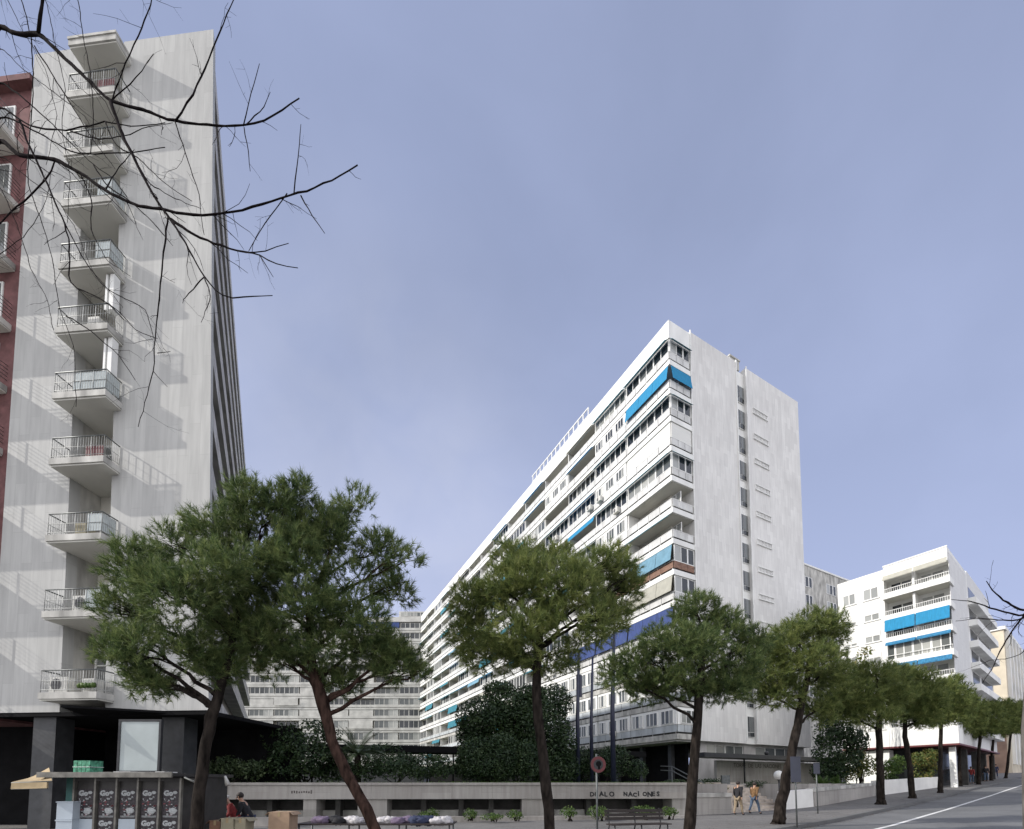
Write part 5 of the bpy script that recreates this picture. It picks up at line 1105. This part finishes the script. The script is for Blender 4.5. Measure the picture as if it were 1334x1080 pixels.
for x in np.linspace(tx0[0]+.1, tx1[0]-.1, 4): b = MB(); b.tube([(x, 13.6, gz(x, 13.6)-.02), (x, 13.6, zt_-.04)], .025, 6); b.tube([(x, 14.5, gz(x, 14.5)-.02), (x, 14.5, zt_-.04)], .025, 6); b.build('leg', M['rail_metal'], tb_)
for j, (px, m, lab) in enumerate(((418, 'purple', 'purple heap of clothes at the left end of the market table'), (440, 'coat_black', 'black heap of clothes beside the purple heap on the table'), (462, 'pale_cloth', 'white bundle of cloth left of the leaning pine on the table'), (503, 'pale_cloth', 'pale grey bundle of cloth right of the leaning pine on the table'), (525, 'purple', 'mauve heap of clothes right of the pale bundle'), (550, 'navy', 'dark heap of clothes toward the right of the table'), (575, 'pale_cloth', 'small pale heap at the right end of the table'))):
    c = at(px, 1070, 13.9); b = MB(); rs = random.Random(j)
    for k in range(5): b.ball((c[0]+rs.uniform(-.18, .18), 13.9+rs.uniform(-.2, .2), zt_+.06), rs.uniform(.10, .2), 14, 9, (1.3, 1, .75), .3)
    tag(recenter(b.build('clothes_heap', M[m])), lab, 'clothes', 'clothes heaped on the market table')

# ------------------------------------------------------------------ bench, signs, poles, lamp
BY = 15.2; b0, b1 = at(790, 1070, BY), at(872, 1070, BY); bg = gz(b0[0], BY)
bd = unit(np.array([b1[0]-b0[0], .45])); FBn = Fr(b0[:2], bd, np.array([-bd[1], bd[0]])); BL = np.linalg.norm([b1[0]-b0[0], .45])
bench = thing('park_bench', (*FBn(BL/2, 0, 0)[:2], bg), 'dark slatted bench with its back to the planted bed, right of the round sign', 'bench')
b = MB()
for k in range(4): b.box(FBn, 0, BL, -.42+.12*k, -.32+.12*k, bg+.42, bg+.455)
b.build('seat', M['wood'], bench); b = MB()
for k in range(3): b.box(FBn, 0, BL, .08+.02*k, .115+.02*k, bg+.55+.12*k, bg+.65+.12*k)
b.build('backrest', M['wood'], bench)
for a in (.12, BL*.5, BL-.12):
    b = MB(); b.tube([FBn(a, -.4, bg), FBn(a, -.36, bg+.42), FBn(a, .06, bg+.42), FBn(a, .16, bg+.92)], .022, 6); b.tube([FBn(a, .22, bg), FBn(a, .04, bg+.44)], .022, 6); b.build('leg', M['dark_metal'], bench)
SY = 14.2; q = at(778, 1040, SY); sg_ = gz(q[0], SY); sign = thing('road_sign', (q[0], SY, sg_), 'round road sign with a red ring on a thin pole left of the bench', 'sign')
b = MB(); b.tube([(q[0], SY+.05, sg_-.05), (q[0], SY+.05, at(779, 982, SY)[2])], .03, 8); b.build('pole', M['rail_metal'], sign)
c = at(779.5, 996, SY); b = MB(); b.mi(0).disc((c[0], SY, c[2]), (.25, -1, 0), .155, .245); b.mi(1).disc((c[0], SY, c[2]), (.25, -1, 0), 0, .155); b.mi(2).disc((c[0]-.005, SY+.02, c[2]), (.25, -1, 0), 0, .25)
b.mi(3).disc((c[0]+.01, SY-.006, c[2]+.02), (.25, -1, 0), 0, .085, 20); b.box(WF, c[0]-.01, c[0]+.05, SY-.008, SY-.003, c[2]-.14, c[2]-.06); b.build('sign_face', [M['red'], M['dark_metal'], M['rail_metal'], M['black']], sign)
for lab, px, yt, yb, Y, w in (('blue pole left of its two neighbours, before the lower floors of the white block', 753, 851, 1012, 30, 3.2), ('blue pole in the middle of three, behind the dark bush', 771, 858, 1012, 30, 2.6), ('blue pole with the widest base, right of three', 799, 824, 1013, 29, 3.6)):
    q = at(px, yb, Y); t = at(px+1, yt, Y); r = thing('flagpole', (q[0], Y, GZG), lab, 'pole', 'three blue poles in the garden')
    b = MB(); b.tube([(q[0], Y, GZG-.05), (q[0], Y, (t[2]+GZG)/2), (t[0], Y, t[2])], [w*Y/FPX, w*.8*Y/FPX, w*.5*Y/FPX], 10); b.build('shaft', M['blue_pole'], r)
    b = MB(); b.ball((t[0], Y, t[2]+.06), .09, 10, 6); b.build('finial', M['blue_pole'], r)
    if px == 753: 
        b = MB(); c = at(754, 893, Y); b.box(WF, c[0]-.16, c[0]+.2, Y-.03, Y+.03, c[2]-.75, c[2]+.7); b.build('furled_flag', M['blue_pole'], r)
for lab, px, yt, yb, ypole, wpx in (('tall blue grey sign panel on a post at the kerb right of the forked pine', 1039, 986, 1019, 1076, 6.5), ('smaller blue grey sign panel on a post before the planter wall', 1066, 994, 1008, 1060, 4)):
    g = ground_at(px, ypole); Y = g[1]; r = thing('street_sign', g, lab, 'sign'); t = at(px, yt, Y)
    b = MB(); b.tube([(g[0], Y+.03, g[2]-.05), (g[0], Y+.03, t[2])], .03, 8); b.build('post', M['rail_metal'], r)
    k = Y/FPX; z0 = at(px, yb, Y)[2]; b = MB(); b.box(WF, g[0]-wpx*k, g[0]+wpx*k, Y-.02, Y, z0, t[2]); b.box(WF, g[0]-wpx*k-.01, g[0]+wpx*k+.01, Y-.026, Y-.021, t[2]-.03, t[2]+.01); b.build('panel', M['sign_back'], r)
c = at(1014.5, 1010, 26); r = thing('globe_lamp', (c[0], 26, gz(c[0], 26)), 'white globe lamp on a short post behind the forked pine', 'lamp')
b = MB(); b.ball(c, .26, 18, 12); b.build('globe', M['globe'], r); b = MB(); b.tube([(c[0], 26, gz(c[0], 26)-.05), (c[0], 26, c[2]-.24)], [.05, .035], 8); b.build('post', M['dark_metal'], r); b = MB(); b.tube([(c[0], 26, c[2]-.27), (c[0], 26, c[2]-.17)], [.10, .14], 12); b.build('collar', M['dark_metal'], r)

# ------------------------------------------------------------------ people
def skin_mesh(pts, edges, rads, root_i, lvl=2):
    me = bpy.data.meshes.new('tmp'); me.from_pydata([tuple(p) for p in pts], edges, []); o = bpy.data.objects.new('tmp', me); COL.objects.link(o)
    mo = o.modifiers.new('s', 'SKIN'); mo.use_smooth_shade = True
    for i, r in enumerate(rads):
        v = me.skin_vertices[0].data[i]; v.radius = (r, r) if not hasattr(r, '__len__') else r
        v.use_root = (i == root_i)
    sb = o.modifiers.new('u', 'SUBSURF'); sb.levels = lvl; sb.render_levels = lvl
    bpy.context.view_layer.update(); out = bpy.data.meshes.new_from_object(o.evaluated_get(bpy.context.evaluated_depsgraph_get()))
    bpy.data.objects.remove(o); bpy.data.meshes.remove(me); return out
def person(label, pos, face, h=1.70, stride=.0, lean=0.0, top='coat_black', legs='jeans', hair=True, cap=False, bag=None, arm=(.0, .0), coatlen=.0):
    """standing or walking figure: face = heading in the ground plane; stride = half step length"""
    r = thing('person', pos, label, 'person'); f = unit(np.array([face[0], face[1], 0.])); rt = np.array([f[1], -f[0], 0]); up = np.array([0, 0, 1.]); k = h/1.70
    def P(x, y, z):   # x right, y forward, z up, with the trunk leaning forward above the hips
        if z > .92: y = y+(z-.92)*math.sin(lean); z = .92+(z-.92)*math.cos(lean)
        return (x*rt+y*f+z*up)*k
    J = {}; J['pel'] = P(0, 0, .93); J['waist'] = P(0, .01, 1.08); J['chest'] = P(0, .0, 1.28); J['neck'] = P(0, .0, 1.45); J['hd0'] = P(0, .015, 1.53); J['hd1'] = P(0, .02, 1.62)
    for s, n in ((-1, 'l'), (1, 'r')):
        st = stride*s; J['hip'+n] = P(.09*s, 0, .88); J['kn'+n] = P(.10*s, st*.55+.04, .49); J['an'+n] = P(.10*s, st, .09+max(0, -st)*.25); J['to'+n] = P(.11*s, st+.16, .035+max(0, -st)*.05)
        sw = -st*.7+arm[0 if s < 0 else 1]
        J['sh'+n] = P(.175*s, 0, 1.40); J['el'+n] = P(.225*s, sw*.4-.02, 1.13); J['wr'+n] = P(.235*s, sw+.06, .90); J['ha'+n] = P(.23*s, sw+.08, .83)
    names = list(J); idx = {n: i for i, n in enumerate(names)}; pts = [J[n] for n in names]
    rad = dict(pel=.115, waist=.105, chest=.125, neck=.052, hd0=.072, hd1=.085)
    for n in 'lr': rad.update({'hip'+n: .085, 'kn'+n: .056, 'an'+n: .038, 'to'+n: .034, 'sh'+n: .058, 'el'+n: .042, 'wr'+n: .028, 'ha'+n: .03})
    ed = [('pel', 'waist'), ('waist', 'chest'), ('chest', 'neck'), ('neck', 'hd0'), ('hd0', 'hd1')]
    for n in 'lr': ed += [('pel', 'hip'+n), ('hip'+n, 'kn'+n), ('kn'+n, 'an'+n), ('an'+n, 'to'+n), ('chest', 'sh'+n), ('sh'+n, 'el'+n), ('el'+n, 'wr'+n), ('wr'+n, 'ha'+n)]
    E_ = [(idx[a], idx[b]) for a, b in ed]; R_ = [rad[n]*k for n in names]
    for s, n in ((-1, 'l'), (1, 'r')):               # five fingers
        hnd = J['ha'+n]; dwn = unit(J['ha'+n]-J['wr'+n])
        for q, (o, L) in enumerate(((-.024, .062), (-.008, .072), (.008, .068), (.024, .055), (.034, .045))):
            p1 = hnd+f*o*k+dwn*(.02 if q < 4 else -.01)*k; p2 = p1+(dwn*.6+f*.25*(1 if q == 4 else .5))*L*k
            i = len(pts); pts += [p1, p2]; R_ += [.0095*k, .0075*k]; E_ += [(idx['ha'+n], i), (i, i+1)]
    me = skin_mesh(pts, E_, R_, 0); me.materials.append(M['skin']); b = bpy.data.objects.new('body', me); COL.objects.link(b); b.parent = r
    def cloth(name, js, es, scale, m):
        pp = [J[j] if isinstance(j, str) else j[0] for j in js]; rr = [rad[j]*scale*k if isinstance(j, str) else j[1]*k for j in js]
        me = skin_mesh(pp, es, rr, 0); me.materials.append(M[m]); o = bpy.data.objects.new(name, me); COL.objects.link(o); o.parent = r; return o
    hem = (P(0, 0, .86-coatlen), .175)
    cloth('jacket', [hem, 'pel', 'waist', 'chest', (J['neck']*.6+J['chest']*.4, .085), 'shl', 'ell', (J['wrl'], .04), 'shr', 'elr', (J['wrr'], .04)], [(0, 1), (1, 2), (2, 3), (3, 4), (3, 5), (5, 6), (6, 7), (3, 8), (8, 9), (9, 10)], 1.34, top)
    cloth('trousers', ['pel', 'hipl', 'knl', (J['anl'], .055), 'hipr', 'knr', (J['anr'], .055)], [(0, 1), (1, 2), (2, 3), (0, 4), (4, 5), (5, 6)], 1.24, legs)
    for n in 'lr': cloth('shoe', [(J['an'+n]-up*.03*k, .05), (J['to'+n], .045)], [(0, 1)], 1, 'shoe')
    hd = J['hd1']; c = MB(); L_ = np.array(base_of(r)); tilt = f*-.012
    fwd = f*math.cos(lean)-up*math.sin(lean)
    if hair: c.ball(hd+tilt*k+up*.022*k+L_-fwd*.012*k, .103*k, 14, 10, (1, 1, 1.02)); c.build('hair', M['hair'], r)
    if cap: c = MB(); c.ball(hd+up*.055*k+L_, .106*k, 14, 8, (1, 1, .62)); c.tube([hd+up*.05*k+L_+fwd*.06*k, hd+up*.04*k+L_+fwd*.18*k], [.075*k, .06*k], 8); c.build('cap', M['cap'], r)
    fc = MB(); e0 = hd+L_+fwd*.083*k
    for s in (-1, 1): fc.mi(0).ball(e0+rt*s*.032*k-up*.012*k-fwd*.004*k, .011*k, 8, 6); fc.mi(1).ball(hd+L_+rt*s*.088*k-up*.02*k, .026*k, 8, 6, (.5, .8, 1))
    fc.mi(1).ball(e0-up*.035*k+fwd*.008*k, .017*k, 8, 6, (1, 1, 1.3)); fc.mi(2).ball(e0-up*.068*k-fwd*.012*k, .022*k, 8, 6, (1, .5, .35)); fc.build('face', [M['hair'], M['skin'], M['red']], r)
    if bag:
        hb = J['ha'+bag]+L_; bg_ = thing('handbag', hb-np.array([0, 0, .42]), 'dark bag hanging from the hand of the person in the black coat', 'bag'); c = MB(); c.tube([hb-up*.42-f*.0, hb-up*.30, hb-up*.12], [.10, .12, .09], 10); c.build('bag_body', M['bag'], bg_); c = MB(); c.tube([hb-up*.14-f*.06, hb-up*.02, hb-up*.14+f*.06], .008, 5); c.build('strap', M['bag'], bg_)
    return r
sdir = (1.28, 1.0)
person('walker in black coat and khaki trousers with a dark bag, left of the pair', ground_at(962, 1062), (1.0, .75), 1.64, .22, .06, 'coat_black', 'khaki', bag='l', coatlen=.03)
person('walker in a tan brown jacket and blue jeans, right of the walking pair', ground_at(983, 1060.5), (1.1, .6), 1.58, .30, .10, 'coat_tan', 'jeans')
q = at(309, 1050, 14.2); person('stall person in a red top and pale cap bending over the boxes', (q[0], 14.2, gz(q[0], 14.2)), (-.8, -.6), 1.62, .05, .45, 'coat_red', 'jeans', hair=False, cap=True, arm=(.3, .3))
q = at(325, 1050, 14.4); person('stall person in a dark coat stooping beside the one in red', (q[0], 14.4, gz(q[0], 14.4)), (-1, -.25), 1.66, .05, .40, 'coat_black', 'navy', arm=(.3, .3))
for px, py, top, legs, lab in ((1266, 1021, 'coat_red', 'jeans', 'distant walker in a red coat before the shaded corner entrance'), (1285, 1018, 'coat_black', 'jeans', 'distant walker in black between two slender pines'), (1298, 1013, 'navy', 'navy', 'distant walker in navy, farthest up the street')):
    person(lab, ground_at(px, py), (-1.1, -1), 1.7, .2, .04, top, legs)

# ------------------------------------------------------------------ light, sky, camera
SUN_AZ = math.radians(180+9.5); SUN_EL = math.radians(32)
S = Vector((math.cos(SUN_AZ)*math.cos(SUN_EL), math.sin(SUN_AZ)*math.cos(SUN_EL), math.sin(SUN_EL)))
sl = bpy.data.lights.new('sun', 'SUN'); sl.energy = 3.9; sl.angle = math.radians(.55); sl.color = (1, .955, .88)
so = bpy.data.objects.new('sun', sl); COL.objects.link(so); so.rotation_euler = S.to_track_quat('Z', 'Y').to_euler(); so.location = (0, 0, 60)
w = bpy.data.worlds.new('World'); sc.world = w; w.use_nodes = True; ns = w.node_tree.nodes; ln = w.node_tree.links
bgN = ns['Background']
sk = ns.new('ShaderNodeTexSky'); sk.sky_type = 'NISHITA'; sk.sun_disc = False; sk.sun_elevation = SUN_EL; sk.sun_rotation = math.atan2(S.x, S.y)
sk.air_density = 1.0; sk.dust_density = 1.2; sk.ozone_density = 3.0
tc = ns.new('ShaderNodeTexCoord')
sep = ns.new('ShaderNodeSeparateXYZ'); ln.new(tc.outputs['Generated'], sep.inputs[0])
# thin high cloud: two noise layers stretched flat, thicker low down; bright bank behind the viewer added to light shaded walls
mp = ns.new('ShaderNodeMapping'); mp.inputs['Scale'].default_value = (1.5, 1.5, 1.9); ln.new(tc.outputs['Generated'], mp.inputs[0])
nz = ns.new('ShaderNodeTexNoise'); nz.inputs['Scale'].default_value = 1.6; nz.inputs['Detail'].default_value = 6; nz.inputs['Roughness'].default_value = .5; nz.inputs['Distortion'].default_value = .3; ln.new(mp.outputs[0], nz.inputs['Vector'])
rc = ramp(ns, [(.36, (0, 0, 0)), (.72, (1, 1, 1))]); ln.new(nz.outputs[0], rc.inputs[0])
def mth(op, a, b, c=None):
    n = ns.new('ShaderNodeMath'); n.operation = op
    for i, x in enumerate((a, b, c)):
        if x is None: continue
        if isinstance(x, (int, float)): n.inputs[i].default_value = x
        else: ln.new(x, n.inputs[i])
    return n.outputs[0]
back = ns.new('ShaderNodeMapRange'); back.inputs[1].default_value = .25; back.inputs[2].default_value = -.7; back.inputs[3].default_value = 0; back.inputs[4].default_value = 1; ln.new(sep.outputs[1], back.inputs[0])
low = ns.new('ShaderNodeMapRange'); low.inputs[1].default_value = .75; low.inputs[2].default_value = .12; low.inputs[3].default_value = .0; low.inputs[4].default_value = .42; ln.new(sep.outputs[2], low.inputs[0])
dp = ns.new('ShaderNodeVectorMath'); dp.operation = 'DOT_PRODUCT'; ln.new(tc.outputs['Generated'], dp.inputs[0]); cdir = ray(420, 690); cdir /= np.linalg.norm(cdir); dp.inputs[1].default_value = [float(c) for c in cdir]
pm = ns.new('ShaderNodeMapRange'); pm.interpolation_type = 'SMOOTHSTEP'; pm.inputs[1].default_value = .86; pm.inputs[2].default_value = 1.0; pm.inputs[4].default_value = 1; ln.new(dp.outputs['Value'], pm.inputs[0])
nz2 = ns.new('ShaderNodeTexNoise'); nz2.inputs['Scale'].default_value = 5; nz2.inputs['Detail'].default_value = 6; nz2.inputs['Distortion'].default_value = .5; ln.new(mp.outputs[0], nz2.inputs['Vector'])
r2 = ramp(ns, [(.25, (.35, .35, .35)), (.7, (1, 1, 1))]); ln.new(nz2.outputs[0], r2.inputs[0]); patch = mth('MULTIPLY', pm.outputs[0], r2.outputs[0])
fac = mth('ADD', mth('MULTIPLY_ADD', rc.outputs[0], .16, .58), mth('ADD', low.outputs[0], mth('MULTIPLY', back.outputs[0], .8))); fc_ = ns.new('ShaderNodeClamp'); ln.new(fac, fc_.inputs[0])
tint = ns.new('ShaderNodeMix'); tint.data_type = 'RGBA'; tint.blend_type = 'MULTIPLY'; tint.inputs[0].default_value = 1; ln.new(sk.outputs[0], tint.inputs[6]); tint.inputs[7].default_value = SKYTINT
cloud = ns.new('ShaderNodeMix'); cloud.data_type = 'RGBA'; cloud.inputs[6].default_value = CLOUD_F; cloud.inputs[7].default_value = BACK_FILL; ln.new(back.outputs[0], cloud.inputs[0])
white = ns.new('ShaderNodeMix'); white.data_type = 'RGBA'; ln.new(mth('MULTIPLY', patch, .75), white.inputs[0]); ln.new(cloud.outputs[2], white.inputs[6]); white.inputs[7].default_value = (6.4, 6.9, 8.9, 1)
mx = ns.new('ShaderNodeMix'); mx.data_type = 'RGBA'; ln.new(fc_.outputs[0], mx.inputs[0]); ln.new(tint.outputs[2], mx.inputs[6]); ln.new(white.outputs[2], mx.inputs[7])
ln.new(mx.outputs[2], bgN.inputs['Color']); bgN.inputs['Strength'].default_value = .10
cd = bpy.data.cameras.new('camera'); cd.sensor_fit = 'HORIZONTAL'; cd.sensor_width = 36; cd.lens = 36*FPX/1334; cd.shift_y = (PPY-540)/1334; cd.clip_end = 5000; cd.clip_start = .1
co = bpy.data.objects.new('camera', cd); COL.objects.link(co); co.location = (0, 0, EYE); co.rotation_euler = (math.pi/2+TH, 0, 0); sc.camera = co
sc.view_settings.view_transform = 'Standard'; sc.view_settings.look = 'None'; sc.view_settings.gamma = 1; sc.view_settings.exposure = EXPO
sc.cycles.max_bounces = 6; sc.cycles.diffuse_bounces = 3; sc.cycles.use_denoising = True
